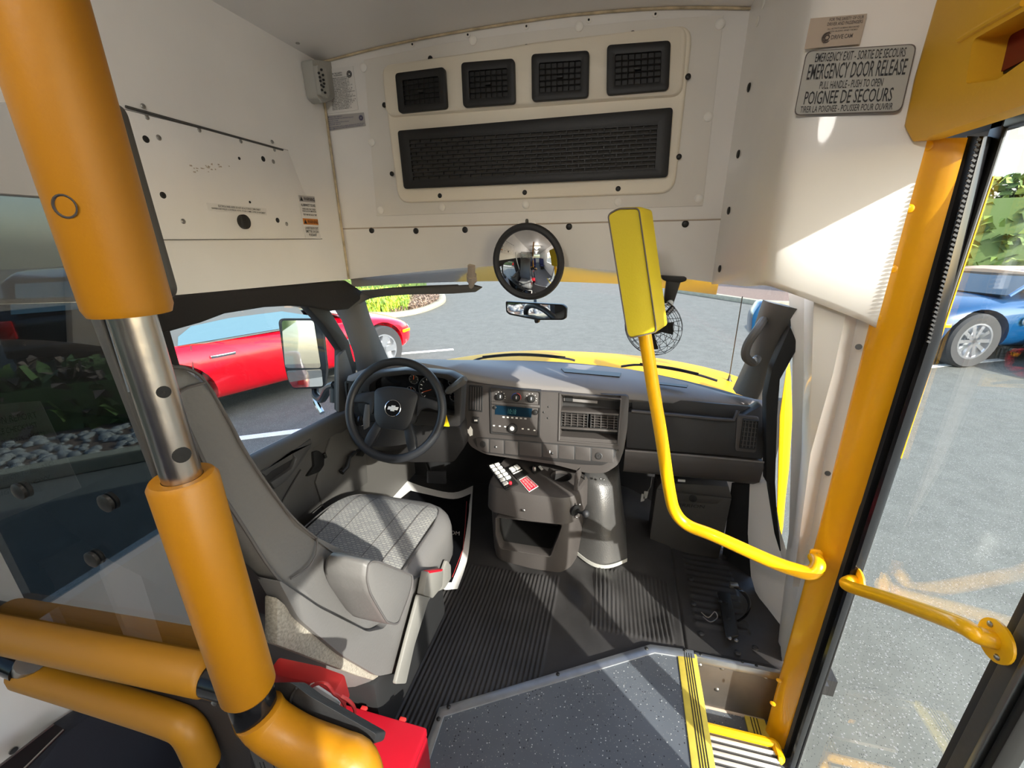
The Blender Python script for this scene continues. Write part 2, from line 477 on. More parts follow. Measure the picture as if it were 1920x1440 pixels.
bw.b2((-1.26, YB - .06, .75), (-1.1, YB, 1.75)); bw.b2((.55, YB - .06, .75), (.71, YB, 1.75))
struct(bw.build('wall_back', 'white_wall', smooth=False))
struct(B().b2((-1.1, YB - .03, .75), (.55, YB - .025, 1.75)).build('window_8', 'tinted_glass', smooth=False))
arch = [(-1.26, 2.055), (-1.196, 2.062), (-.92, 2.085), (-.649, 2.097), (-.355, 2.101), (-.175, 2.098), (.078, 2.083), (.345, 2.05), (.72, 2.0)]
ca = smoothpath([(x, 0, z) for x, z in arch], 3)
struct(B().loft([[V((p.x, y, p.z + z)) for p in ca] for y, z in ((YF + .05, 0), (YB - .06, 0))] , closed=False, caps=False)
       .loft([[V((p.x, y, p.z + .05)) for p in ca] for y in (YF + .05, YB - .06)], closed=False, caps=False).build('ceiling', 'ceiling_white', ang=60))
sb = B(); sb.tube([(p.x, YF - .006, p.z - .004) for p in ca if -1.2 <= p.x <= .4], .004, 6)
sb.tube([(XL + .004, 1.69, 1.24), (XL + .004, 1.69, 2.06)], .005, 6)
struct(sb.build('trim_3', 'sealant'))

# front bulkhead with an arched underside
bot = smoothpath([(-1.26, YF, 1.232), (-1.2, YF, 1.24), (-1.076, YF, 1.252), (-.815, YF, 1.277), (-.574, YF, 1.295), (-.349, YF, 1.302), (-.137, YF, 1.29), (.063, YF, 1.273), (.329, YF, 1.24)], 3)
top = [V((x, YF, 2.2)) for x in (.329, -1.26)]
wf = struct(B().prism(bot + top, (0, .05, 0)).build('wall_front', 'white_fibreglass', ang=30))
PY = YF
for u, w in ((697, 432), (780, 433), (872, 431), (1067, 425), (1285, 420)):
    B().disc(at(u, w, Y=PY), (0, -1, 0), .012, .004, 16, .003).build('trim_plug', 'black_plastic', wf)
for u, w in ((773, 83), (877, 65), (987, 49), (1104, 37), (1229, 26)):
    s = B().disc(at(u, w, Y=PY), (0, -1, 0), .010, .002, 14).build('screw', 'cream_plate', wf)
    B().disc(at(u, w, Y=PY - .002), (0, -1, 0), .0035, .0012, 8).build('screw_head', 'black_matt', s)
# seam strip across the bulkhead
q = [at(640, 429, Y=PY), at(1360, 411, Y=PY)]
struct(B().tube([q[0] + V((0, -.001, 0)), q[1] + V((0, -.001, 0))], .0025, 6).build('trim_4', 'faded_sticker'))
# glossy underside between bulkhead and windscreen head
front = smoothpath([(-1.22, 1.74, 1.200), (-1.05, 1.84, 1.205), (-.80, 1.90, 1.212), (-.55, 1.93, 1.216), (-.35, 1.94, 1.216), (-.1, 1.93, 1.212), (.08, 1.90, 1.206), (.36, 1.80, 1.185)], 3)
bo = smoothpath([(-1.2, YF + .01, 1.24), (-1.076, YF + .01, 1.252), (-.815, YF + .01, 1.277), (-.574, YF + .01, 1.295), (-.349, YF + .01, 1.302), (-.137, YF + .01, 1.29), (.063, YF + .01, 1.273), (.345, YF + .01, 1.24)], 3)
mid = [lerp(a, b, .5) + V((0, 0, .006)) for a, b in zip(front, bo)]
hd = B().loft([bo, mid, front, [p + V((0, .02, .06)) for p in front]], closed=False, caps=False)
mat('header_gloss', (168, 160, 154), 0.12, coat=.6)
struct(hd.build('trim_5', 'header_gloss', ang=80))

# moulded corner panel between bulkhead and door post
plan = [(.318, 1.715), (.322, 1.62), (.328, 1.48), (.334, 1.34), (.340, 1.235), (.352, 1.200), (.385, 1.180), (.46, 1.152), (.53, 1.126), (.565, 1.112)]
zb = [1.240, 1.250, 1.262, 1.272, 1.285, 1.288, 1.278, 1.250, 1.222, 1.205]
pl = smoothpath([(x, y, 0) for x, y in plan], 4); zz = smoothpath([(z, 0, 0) for z in zb], 4)
rings = []
for p, z in zip(pl, zz):
    z = z.x
    rings.append([V((p.x + .03, p.y + .05, z - .012)), V((p.x + .006, p.y + .01, z - .008)), V((p.x, p.y, z + .008)), V((p.x, p.y, z + .1)), V((p.x, p.y, 1.7)), V((p.x, p.y, 2.2))])
cp = struct(B().loft(rings, closed=False, caps=False).build('trim_6', 'white_fibreglass', ang=50))
CPN = V((.25, -.395, 0)).cross(V((0, 0, 1))) ; CPP = V((.46, 1.152, 1.5)); CPN = V((-.072, -.18, 0)).normalized()
SPN = V((-.38, -.018, 0)).normalized(); SPP = V((.328, 1.48, 1.4))
for u, w in ((1405, 164), (1385, 289), (1367, 395), (1350, 504)):
    p = onp(u, w, SPP, SPN); B().disc(p, SPN, .012, .005, 16, .003).build('trim_plug', 'black_plastic', cp)
for u, w in ((1421, 40), (1432, 6)):
    B().disc(onp(u, w, SPP, SPN), SPN, .012, .004, 14, .002).build('screw', 'cream_plate', cp)

# cab floor: ribbed black rubber with the hump over the engine
xs = np.arange(-1.22, .76, .004); ys = np.arange(.30, 2.14, .0085)
Xg, Yg = np.meshgrid(xs, ys)
def box_mask(a, b, c, d, s=.008):
    f = lambda t: np.clip(t, 0, 1)
    return f((Xg - a) / s) * f((b - Xg) / s) * f((Yg - c) / s) * f((d - Yg) / s)
tri = lambda t: np.abs((t % 1) - .5) * 2
Z = np.full(Xg.shape, -.012)
hump = .13 * np.exp(-(((Xg - .02) / .24) ** 2) - (((Yg - 1.92) / .34) ** 2)) + .05 * np.exp(-(((Xg + .02) / .11) ** 2) - (((Yg - 1.40) / .10) ** 2)) * (.7 + .3 * np.sin(Xg * 40 + Yg * 22))
hump += .035 * np.exp(-(((Xg + .3) / .25) ** 2) - (((Yg - 1.62) / .18) ** 2))
hump += .012 * np.sin(Xg * 17 + 3 * Yg) * np.sin(Yg * 13 - 2 * Xg) * np.clip((Yg - 1.15) / .2, 0, 1) * np.clip((.34 - Xg) / .1, 0, 1) * np.clip((Xg + .6) / .2, 0, 1)
edge = np.clip((Yg - np.interp(Xg, [-1.3, -.465, .191, .8], [.82, .82, 1.20, 1.215])) / .1, 0, 1) + (Xg < -.5)
Z += hump * np.clip(edge, 0, 1) * np.clip((.40 - Xg) / .10, 0, 1)
rib = .006 * np.clip(1.6 * tri(Xg / .0165) - .3, 0, 1) * box_mask(-.66, -.17, .3, 1.44)
rib += .006 * np.clip(1.6 * tri((Xg + .06 * Yg) / .0165) - .3, 0, 1) * box_mask(-.03, .285, 1.235, 1.53)
rib += .005 * np.clip(1.6 * tri(Yg / .034) - .3, 0, 1) * box_mask(.36, .56, 1.34, 1.95)
Z += rib
Z -= .008 * np.exp(-((Xg - .315) / .004) ** 2)
ny, nx = Xg.shape
me = bpy.data.meshes.new('rubber_mat')
vv = np.stack([Xg, Yg, Z], -1).reshape(-1, 3)
ii = np.arange(nx * ny).reshape(ny, nx)
ff = np.stack([ii[:-1, :-1], ii[:-1, 1:], ii[1:, 1:], ii[1:, :-1]], -1).reshape(-1, 4)
keep = ~((vv[ff].mean(1)[:, 1] < np.interp(vv[ff].mean(1)[:, 0], [-1.3, -.462, -.455, .191, .8], [.25, .25, .82, 1.195, 1.205])) & True)
me.from_pydata(vv.tolist(), [], ff[keep].tolist())
me.polygons.foreach_set('use_smooth', [True] * len(me.polygons))
me.materials.append(MATS['rib_rubber'])
cf = bpy.data.objects.new('rubber_mat', me); COL.objects.link(cf)
tag(cf, 'black ribbed rubber mat covering the cab floor', 'floor mat')
struct(B().b2((-1.26, .3, -.10), (.30, 2.2, -.03)).b2((.30, 1.24, -.10), (.80, 2.2, -.03)).build('trim_7', 'black_matt'))
struct(B().b2((-1.26, 2.1, -.10), (.80, 2.14, .66)).build('trim_8', 'black_matt'))
# ------------------------------------------------------------------ outside: lot, island, hedges, cars
def ground_line(name, a, b, w, label):
    a = V(a); b = V(b); t = (b - a).normalized(); n = V((-t.y, t.x, 0)) * w / 2
    tag(B().prism([a - n, b - n, b + n, a + n], (0, 0, .006)).build(name, 'line_white', smooth=False), label, 'road marking')
ld = V((.86, .51, 0)).normalized()
p = at(850, 655, Z=GZ); ground_line('painted_line', p - ld * 4.2, p, .11, 'white parking line running past the nose of the red roadster')
p = at(530, 812, Z=GZ); ground_line('painted_line', p - ld * 4.5, p + ld * .5, .11, 'worn white parking line beside the door of the red roadster')
p = at(1740, 688, Z=GZ); ld2 = (at(1880, 674, Z=GZ) - p).normalized(); ground_line('painted_line', p - ld2 * .2, p + ld2 * 1.7, .11, 'white parking line beside the blue roadster')

# kerbed island beyond the red car
isl = [at(u, w, Z=GZ) for u, w in ((735, 597), (780, 590), (815, 579), (836, 566), (828, 553), (800, 543))]
isl = smoothpath(isl, 5) + [V((-16, 23, GZ)), V((-22, 19, GZ)), V((-13, 10.6, GZ)), V((-9.6, 10.7, GZ))]
ki = inset(isl, .28)
kt = thing('kerb_island', 'planted island with a pale concrete kerb beyond the red roadster', 'island', (-8, 13, GZ))
B().frame(isl, ki, (0, 0, .15)).build('kerb', 'kerb', kt, bevel=.02)
B().prism(ki, (0, 0, .11)).build('soil', 'mulch', kt, smooth=False)
def blades(name, pts, h, n, m2, label, cat, spread, wid=.03, droop=.4):
    """two sets of thin curved leaves scattered over an area: uncountable"""
    b = [B(), B()]
    for i in range(n):
        c = pts(); q = b[i % 2]
        a = random.uniform(0, 2 * PI); L = h * random.uniform(.5, 1.2); o = V((math.cos(a), math.sin(a), 0)); s = V((-o.y, o.x, 0)) * wid * random.uniform(.6, 1.3)
        t = o * spread * random.uniform(.3, 1)
        p0 = c; p1 = c + t * .4 + V((0, 0, L * .7)); p2 = c + t + V((0, 0, L * (1 - droop * random.random())))
        q._add([p0 - s, p0 + s, p1 + s * .8, p1 - s * .8, p2], [(0, 1, 2, 3), (3, 2, 4)])
    r = b[0].build(name, m2[0], None, smooth=False); o = b[1].build('lighter_leaves', m2[1], r, smooth=False)
    o['kind'] = 'stuff'
    return tag(r, label, cat, kind='stuff')
mat('leaf_lime', (190, 204, 66), .6); mat('leaf_green', (122, 156, 60), .6); mat('twig', (150, 128, 108), .9); mat('twig_dark', (96, 80, 68), .9)
def onisl(u0, u1):
    def f():
        while True:
            p = at(random.uniform(u0, u1), random.uniform(556, 594), Z=GZ + .1)
            x = (p.x + 8) ; 
            c = sum(1 for i in range(len(ki)) if ((ki[i].y > p.y) != (ki[i - 1].y > p.y)) and (p.x < (ki[i - 1].x - ki[i].x) * (p.y - ki[i].y) / (ki[i - 1].y - ki[i].y) + ki[i].x))
            if c % 2: return p
    return f
blades('grass_planting', onisl(640, 765), .42, 5200, ('leaf_lime', 'leaf_green'), 'yellow-green grassy plants on the kerbed island', 'plants', .28)
blades('dry_ground_cover', onisl(735, 836), .2, 5200, ('twig', 'twig_dark'), 'dry brown ground cover at the tip of the island', 'plants', .22)
def hedge_pts(a, b, depth, zb, zt):
    a = V(a); b = V(b); n = (b - a).cross(V((0, 0, 1))).normalized()
    def f():
        t = random.random(); z = random.random() ** .8
        return lerp(a, b, t) + n * random.uniform(-depth, depth) * (1 - .4 * z) + V((0, 0, zb + z * (zt - zb)))
    return f
def hedge(a, b, depth, zt, n, label, mm=('hedge_a', 'hedge_b'), sp=.25, wid=.06, h=.22):
    core = B(); a_ = V(a); b_ = V(b); nn = (b_ - a_).cross(V((0, 0, 1))).normalized() * depth * .7
    r = blades('hedge', hedge_pts(a, b, depth, 0, zt), h, n, mm, label, 'hedge', sp, wid, .9)
    core.prism([a_ - nn, b_ - nn, b_ + nn, a_ + nn], (0, 0, zt * .85)).build('inner_growth', 'hedge_a', r, smooth=False)
    return r
hedge((-24, 13.5, GZ), (-8.6, 17.5, GZ), 1.0, 1.7, 5000, 'green hedge behind the windscreen of the red roadster')
hedge((8.5, 17.5, GZ), (24, 12, GZ), 1.5, 3.6, 9000, 'tall conifer hedge behind the blue roadster', sp=.5, wid=.10, h=.3)
# far kerb and bed at the end of the lot
fk = [V((2.0, 24, GZ)), V((2.1, 18.6, GZ)), V((4.4, 15.2, GZ)), V((9, 14.2, GZ)), V((9, 24, GZ))]
ft = thing('far_kerb', 'pale kerb and bark bed at the far end of the lot', 'kerb', (3, 18, GZ))
B().frame(fk, inset(fk, .3), (0, 0, .16)).build('kerb', 'kerb', ft, bevel=.02)
B().prism(inset(fk, .28), (0, 0, .12)).build('bark', 'mulch', ft, smooth=False)
# house beyond the hedge
hs = thing('house', 'white house with rows of windows beyond the conifer hedge', 'house', (20, 28, GZ))
B().b2((14, 27, GZ), (27, 35, 6.5)).build('wall', 'house_white', hs, smooth=False)
B().loft([[V((13.5, 26.5, 6.5)), V((27.5, 26.5, 6.5)), V((27.5, 35.5, 6.5)), V((13.5, 35.5, 6.5))], [V((17, 30.5, 9)), V((24, 30.5, 9)), V((24, 31.5, 9)), V((17, 31.5, 9))]]).build('roof', 'soft_top_grey', hs, smooth=False)
for z in (1.2, 3.9):
    for k in range(7): B().b2((14.8 + k * 1.7, 26.93, z), (15.8 + k * 1.7, 27.02, z + 1.5)).build('window', 'car_glass', hs, smooth=False)
# tall cypress and bare tree behind the bus, seen in the door mirror
cy = thing('cypress_tree', 'dark columnar cypress seen in the door mirror', 'tree', (-5.2, -16, GZ))
B().lathe([(.15, 0), (.8, .6), (1.0, 2.5), (.8, 5), (.3, 7.5), (.02, 8.5)], (-4.6, -16, GZ), (0, 0, 1), 14).build('crown', 'hedge_a', cy)
bt_ = thing('bare_tree', 'leafless tree with fine branches seen in the door mirror', 'tree', (-7.5, -17, GZ))
tb = B()
def branch(p, d, L, r, k):
    q = p + d * L; tb.tube([p, q], [r, r * .7], 5, caps=False)
    if k:
        for _ in range(3): branch(q, (d + V((random.uniform(-.7, .7), random.uniform(-.7, .7), random.uniform(-.1, .6)))).normalized(), L * .72, r * .6, k - 1)
branch(V((-7.2, -17, GZ)), V((0, 0, 1)), 2.2, .14, 4)
tb.build('branches', 'trunk_brown', bt_)

def car(name, label, o, heading, paint, top, rim_m='rim', detail=True, suv=False, k=1.0):
    t = thing(name, label, 'car', o); h = V(heading).normalized(); ang = math.atan2(h.y, h.x)
    Mx = Matrix.Translation(V(o)) @ Matrix.Rotation(ang, 4, 'Z') @ Matrix.Scale(k, 4)
    L = 4.0; gm = 'car_glass' if paint == 'car_red' else 'car_glass_dark'
    if suv: st = [(0, .84, .40, 1.0, 1.06), (.12, .93, .3, 1.05, 1.12), (1, .96, .28, 1.05, 1.1), (2.4, .96, .28, 1.05, 1.1), (3.3, .96, .28, 1.0, 1.1), (4.2, .93, .3, .95, 1.05), (4.5, .80, .4, .8, .9)]
    else: st = [(0, .62, .36, .72, .80), (.15, .80, .26, .78, .88), (.6, .89, .21, .81, .92), (1.1, .91, .20, .81, .91), (1.8, .885, .19, .79, .86), (2.4, .885, .19, .775, .845), (2.9, .905, .20, .765, .835), (3.3, .91, .21, .74, .81), (3.65, .84, .22, .66, .72), (3.88, .68, .26, .56, .62), (4.0, .45, .34, .48, .52)]
    rings = []
    for x, w, zb, zs, zc in st:
        hf = [(0, zb), (w * .7, zb), (w * .95, zb + .05), (w * .985, zb + (zs - zb) * .35), (w, zb + (zs - zb) * .65), (w * .97, zs - .03), (w * .86, zs + (zc - zs) * .3), (w * .5, zc - .01), (0, zc)]
        rings.append([Mx @ V((x, y, z)) for y, z in hf] + [Mx @ V((x, -y, z)) for y, z in hf[-2:0:-1]])
    wx = (.85, 3.22) if not suv else (.95, 3.6); wr = .325 if not suv else .37
    W = .90 if not suv else .96
    cuts = []
    for x in wx:
        for s in (1, -1):
            c = B().lathe([(wr + .05, 0), (wr + .05, .5)], (x, s * .62, wr), (0, s, 0), 28).xf(Mx).build('c', paint)
            cuts.append(c)
    body = B().loft(rings).build('body', paint, t, sub=2, cut=cuts, ang=45)
    body.location = -V(o)
    B().box((L / 2, 0, .34), (L * .82, 1.3, .3)).xf(Mx).build('underbody', 'black_matt', t)
    for x in wx:
        for s in (1, -1):
            wh = B().lathe([(wr * .66, -.1), (wr * .93, -.11), (wr, -.08), (wr, .08), (wr * .93, .11), (wr * .66, .1), (wr * .66, -.1)], (x, s * (W - .13), wr), (0, s, 0), 32, caps=False).xf(Mx).build('tyre', 'tyre', t)
            rb = B().lathe([(wr * .68, .06), (wr * .68, .10), (wr * .6, .10), (wr * .58, .02), (.01, .0)], (x, s * (W - .13), wr), (0, s, 0), 28, caps=False)
            for kk in range(10 if paint == 'car_blue' else 5):
                a = 2 * PI * kk / (10 if paint == 'car_blue' else 5); d = V((math.cos(a), 0, math.sin(a))); n = V((-d.z, 0, d.x)); c0 = V((x, s * (W - .04), wr))
                ww = .022 if paint == 'car_blue' else .045
                rb.loft([[c0 + n * ww * .8, c0 - n * ww * .8, c0 - n * ww * .8 - V((0, s * .03, 0)), c0 + n * ww * .8 - V((0, s * .03, 0))], [c0 + d * wr * .62 + n * ww, c0 + d * wr * .62 - n * ww, c0 + d * wr * .62 - n * ww - V((0, s * .03, 0)), c0 + d * wr * .62 + n * ww - V((0, s * .03, 0))]])
            rb.xf(Mx).build('wheel_rim', rim_m, wh)
            B().lathe([(wr * .6, -.02), (wr * .6, 0)], (x, s * (W - .13), wr), (0, s, 0), 24).xf(Mx).build('brake_disc', 'black_matt', wh)
    # cabin
    if suv: cab = [(.06, .72, 1.0), (.3, .70, 1.62), (1.0, .70, 1.72), (2.0, .70, 1.72), (2.6, .68, 1.66), (3.35, .70, 1.05)]; bw_, zb_ = .90, 1.02
    else: cab = [(.62, .52, .93), (.95, .56, 1.08), (1.35, .56, 1.215), (1.75, .56, 1.25), (2.12, .55, 1.235), (2.2, .55, 1.215)]; bw_, zb_ = .80, .81
    rg = []
    for x, w, z in cab:
        bx = x if x < 2.2 or suv else x + .1
        z = z if suv else .81 + (z - .84) * .68
        hf = [(bw_, zb_), (bw_ - (bw_ - w) * .5, (zb_ + z) / 2), (w + .03, z - .05), (w - .06, z), (0, z + .02)]
        rg.append([Mx @ V((bx, y, zz)) for y, zz in hf] + [Mx @ V((bx, -y, zz)) for y, zz in hf[-2::-1]])
    B().loft(rg, closed=False, caps=True).build('soft_top' if not suv else 'cabin', top, t, ang=60)
    zt = 1.17 if not suv else 1.58
    for s in (1, -1):
        yb = lambda z: s * (bw_ + .012 - (bw_ - (.56 if not suv else .70)) * min(1, (z - zb_) / ((1.06 if not suv else 1.66) - zb_)))
        wp = [(1.02, .83), (1.06, .90), (1.20, .97), (1.55, .995), (2.08, .99), (2.62, .83)] if not suv else [(.35, 1.1), (.45, zt), (2.5, zt), (3.1, 1.1)]
        B().prism([V((x, yb(z), z)) for x, z in wp], (0, s * .006, 0)).xf(Mx).build('side_window', gm, t)
        if detail and not suv:
            B().box((1.33, s * .905, .69), (.22, .02, .028)).xf(Mx).build('door_handle', 'chrome', t, bevel=.008)
            B().loft([[V((2.28, s * (.90 + dy), .84 + dz)) for dy, dz in ((.04, 0), (.2, .02), (.21, .13), (.06, .12))], [V((2.42, s * (.90 + dy), .84 + dz)) for dy, dz in ((.06, .03), (.17, .04), (.17, .1), (.07, .1))]]).xf(Mx).build('door_mirror', paint, t, bevel=.015)
            for x in (1.06, 2.56):
                B().tube([V((x + .05, s * .83, .82)), V((x, s * .905, .62)), V((x, s * .895, .40)), V((x + .03, s * .88, .24))], .005, 5).xf(Mx).build('door_seam', 'black_matt', t)
            B().lathe([(.05, 0), (.05, .006)], (2.72, s * .91, .56), (0, s, 0), 18).xf(Mx).build('fender_badge', 'chrome', t)
            B().box((3.66, s * .835, .52), (.16, .03, .04), Matrix.Rotation(-s * .32, 3, 'Z')).xf(Mx).build('side_marker', 'amber', t, bevel=.008)
            B().loft([[V((3.50, s * .80, .665)), V((3.56, s * .62, .70)), V((3.62, s * .60, .64)), V((3.58, s * .80, .60))], [V((3.83, s * .67, .56)), V((3.86, s * .52, .60)), V((3.93, s * .5, .53)), V((3.88, s * .66, .50))]]).xf(Mx).build('headlight', 'lamp_orange' if paint == 'car_blue' else 'car_glass', t, bevel=.01)
    if not suv:
        wb = [V((2.86, -.76, .825)), V((2.86, .76, .825)), V((2.18, .56, 1.065)), V((2.18, -.56, 1.065))]
        B().prism(wb, (.01, 0, .014)).xf(Mx).build('windscreen', gm, t)
        fr = B(); fr.tube([wb[0], wb[3], wb[2], wb[1]], .022, 8); fr.xf(Mx).build('windscreen_frame', 'steel' if paint == 'car_red' else paint, t)
    else:
        B().prism([V((.0, -.62, 1.1)), V((.0, .62, 1.1)), V((.2, .56, 1.56)), V((.2, -.56, 1.56))], (-.02, 0, .01)).xf(Mx).build('rear_window', 'car_glass', t)
        for s in (1, -1): B().box((.0, s * .74, .86), (.12, .18, .3)).xf(Mx).build('tail_light', 'tail_red', t, bevel=.02)
        B().box((-.02, 0, .5), (.16, 1.7, .2)).xf(Mx).build('bumper', 'black_gloss', t, bevel=.04)
    return t
# cars in the lot
hr = V((.37, .93, 0)).normalized(); nr = V((hr.y, -hr.x, 0))
KR = 1.25; KB = 1.4
wc = at(714, 655, Z=GZ + .325 * 1.25); wc.z = GZ                       # front right wheel of the red car
car('roadster_car', 'red soft-top roadster parked outside the driver window', wc - (hr * 3.22 + nr * .80) * KR, hr, 'car_red', 'soft_top_grey', k=KR)
hb = V((-.95, -.32, 0)).normalized(); nb = V((-hb.y, hb.x, 0))
wc = at(1816, 638, Z=GZ + .325 * KB)
car('roadster_car', 'metallic blue roadster with a tan soft top beyond the door', V((wc.x, wc.y, GZ)) - (hb * 3.22 + nb * .80) * KB, hb, 'car_blue', 'soft_top_tan', k=KB)
p = at(1898, 690, Z=GZ)
hd_ = V((-.97, -.25, 0)).normalized()
car('dark_car', 'dark car cut off by the right edge beside the blue roadster', p - hd_ * 4.0 + V((.25, -.9, 0)), hd_, 'car_dark', 'car_dark', detail=True)
car('parked_van', 'dark van with red tail lights mirrored in the partition glass', (-9.2, -4.4, GZ), (-.8, -.6, 0), 'car_dark', 'car_dark', suv=True)
car('parked_van', 'maroon van parked behind the bus, mirrored in the door mirror', (-3.6, -9.5, GZ), (-.1, -1, 0), 'car_maroon', 'car_maroon', suv=True)
# planted strip with rocks beside the rear of the bus (mirrored in the partition)
def mir(u, w, z=GZ):
    p = at(u, w, Z=z); return V((p.x, .63 - p.y, z))
k0 = mir(70, 905); k1 = mir(330, 855); kd = (k1 - k0).normalized(); kn = V((-kd.y, kd.x, 0))
if kn.y > 0: kn = -kn
ks = thing('kerb_strip', 'pale kerb mirrored in the partition glass', 'kerb', k0)
B().prism([k0 - kd * 6, k1 + kd * 3, k1 + kd * 3 + kn * .15, k0 - kd * 6 + kn * .15], (0, 0, .15)).build('kerb', 'kerb', ks, bevel=.02)
B().prism([k0 - kd * 6 + kn * .15, k1 + kd * 3 + kn * .15, k1 + kd * 3 + kn * 1.9, k0 - kd * 6 + kn * 1.9], (0, 0, .1)).build('soil', 'mulch', ks)
stones = B()
for i in range(900):
    c = k0 + kd * random.uniform(-4, 4.5) + kn * random.uniform(.22, 1.0) + V((0, 0, .11)); r = random.uniform(.025, .065)
    n = 6; stones.loft([[c + V((math.cos(2 * PI * j / n) * r * q * random.uniform(.8, 1.2), math.sin(2 * PI * j / n) * r * q * random.uniform(.8, 1.2), h * r * .6)) for j in range(n)] for q, h in ((.6, -1), (1, 0), (.6, .9))])
tag(stones.build('river_stones', 'stone', smooth=True, ang=60), 'pale river stones mirrored in the partition glass', 'stones', kind='stuff')
hedge(tuple(k0 - kd * 6 + kn * 1.45), tuple(k1 + kd * 3 + kn * 1.45), .4, .75, 3500, 'low dark shrubs behind the river stones', mm=('hedge_a', 'twig_dark'))
# ------------------------------------------------------------------ dashboard
SP = V((0, 1.58, .43)); SN = V((0, -1, .38)).normalized()        # face of the centre stack and passenger side
def S(u, w, d=0.0): return onp(u, w, SP + SN * d, SN)
def SS(pts, d=0.0): return [S(u, w, d) for u, w in pts]
back = V((0, .12, 0))
dash = thing('dashboard', 'grey moulded dashboard with centre stack and glove box under the windscreen', 'dashboard', (-.3, 1.7, .43))
# upper pad: a lofted section swept from the driver's door to the passenger side
edge_px = [(650, 707), (700, 688), (760, 680), (830, 690), (900, 706), (1000, 722), (1090, 729), (1180, 737), (1300, 748), (1437, 768)]
rows = []
for u, w in edge_px:
    t = max(0, min(1, (u - 690) / 190.0)); t = t * t * (3 - 2 * t)
    yy = 1.50 + (1.715 - 1.50) * t
    if u > 1180: yy += (u - 1180) / 257 * .06
    p = at(u, w, Y=yy); rows.append(p)
rows = smoothpath(rows, 4)
ring = []
for p in rows:
    xx = p.x; yb = 2.06 - .28 * abs((xx + .35) / .95) ** 2.4
    yb = max(yb, p.y + .1); zb_ = .795 - .05 * max(0, (xx - .1) / .5)
    ring.append([p + V((0, .02, -.05)), p + V((0, -.002, -.028)), p + V((0, 0, -.010)), p + V((0, .012, .002)), lerp(p, V((xx, yb, zb_)), .5) + V((0, 0, .012)), V((xx, yb, zb_)), V((xx, yb + .02, zb_ - .1))])
B().loft(ring, closed=False, caps=False).build('top_pad', 'dash_top', dash, ang=50)
# lower body filling under the pad
lo = []
for p in rows:
    lo.append([p + V((0, .02, -.03)), V((p.x, p.y + .02, .62)), V((p.x, p.y - .01, .52)), V((p.x, p.y + .06, .46)), V((p.x, 2.08, .46))])
B().loft(lo, closed=False, caps=True).build('lower_body', 'dash_dark', dash, ang=40)
# centre stack bezel with rounded lower corners
out = SS([(868, 716), (1000, 733), (1180, 742), (1177, 800), (1170, 845), (1160, 872), (1135, 888), (1100, 888), (1040, 872), (960, 860), (908, 852), (882, 838), (870, 815), (864, 760)], .012)
out = rpoly(out, .02)
cutb = B().prism(SS([(1050, 739), (1164, 749), (1158, 834), (1048, 826)], .05), (0, .25, 0)).build('c', 'dash_plastic')
B().prism(out, (0, .06, 0)).build('centre_bezel', 'dash_plastic', dash, bevel=.004, cut=[cutb])
# radio and heater panel
pan = SS([(919, 727), (1013, 734), (1010, 820), (921, 812)], .014)
rad = B().prism(rpoly(pan, .006), (0, .02, 0)).build('radio', 'dash_plastic', dash, bevel=.002)
B().frame(rpoly(SS([(918, 726), (1014, 733), (1011, 821), (920, 813)], .02), .006), rpoly(SS([(920.5, 728.5), (1012, 735.5), (1009, 818.5), (922.5, 810.5)], .02), .006), (0, .02, 0)).build('surround', 'dash_dark', rad)
B().prism(SS([(921, 753), (1012, 760), (1012, 765), (921, 758)], .023), (0, .01, 0)).build('divider', 'dash_plastic', rad, bevel=.002)
B().prism(SS([(929, 760), (998, 766), (996, 783), (928, 777)], .0165), (0, .01, 0)).build('display', 'display', rad)
mat('clock_green', (60, 120, 120), .5)
letters('clock', [('10:18', .36, .58, .25, .8)], SS([(929, 760), (998, 766), (996, 783), (928, 777)], .0168), 'clock_green', rad)
def knob(u, w, r, d, par, m='black_plastic', base=.014, name='knob'):
    k = B().lathe([(r * 1.15, 0), (r * 1.1, .004), (r, .006), (r * .92, d), (r * .6, d + .001)], S(u, w, base), SN, 24).build(name, m, par)
    return k
for u, w in ((938, 744), (968, 746), (996, 748)):
    k = knob(u, w, .0155, .017, rad)
    B().box(S(u, w, .0325), (.003, .003, .014)).build('pointer', 'button_white', k)
def arc(u, w, r, a0, a1, rr, m, par, name):
    c = S(u, w, .0155); ex = V((1, 0, 0)); ez = SN.cross(ex).normalized() * -1; ez = ez if ez.z > 0 else -ez
    B().tube([c + (ex * math.cos(a) + ez * math.sin(a)) * r for a in [a0 + (a1 - a0) * i / 14 for i in range(15)]], rr, 6).build(name, m, par)
arc(968, 746, .021, R(90), R(-20), .0016, 'red_ring', rad, 'hot_arc'); arc(968, 746, .021, R(90), R(200), .0016, 'blue_ring', rad, 'cold_arc')
for u0, w0, rad_ in ((938, 744, .023), (996, 748, .024)):
    for a in (150, 115, 80, 45, 10, -15):
        c = S(u0, w0, .0142); ez = V((0, SN.z, -SN.y)); ez = ez if ez.z > 0 else -ez
        B().box(c + (V((1, 0, 0)) * math.cos(R(a)) + ez * math.sin(R(a))) * rad_, (.003, .002, .003)).build('dial_mark', 'button_white', rad)
knob(928, 764, .0075, .006, rad, 'black_plastic'); knob(1004, 773, .0105, .012, rad, 'black_plastic'); knob(962, 803, .019, .016, rad, 'dash_dark')
knob(962, 803, .0105, .018, rad, 'button_white', name='knob_face')
for i in range(6): B().box(S(944 + i * 8.2, 782 + i * .6, .0155), (.010, .004, .006)).build('preset_button', 'button_white' if i < 4 else 'paper_grey', rad, bevel=.001)
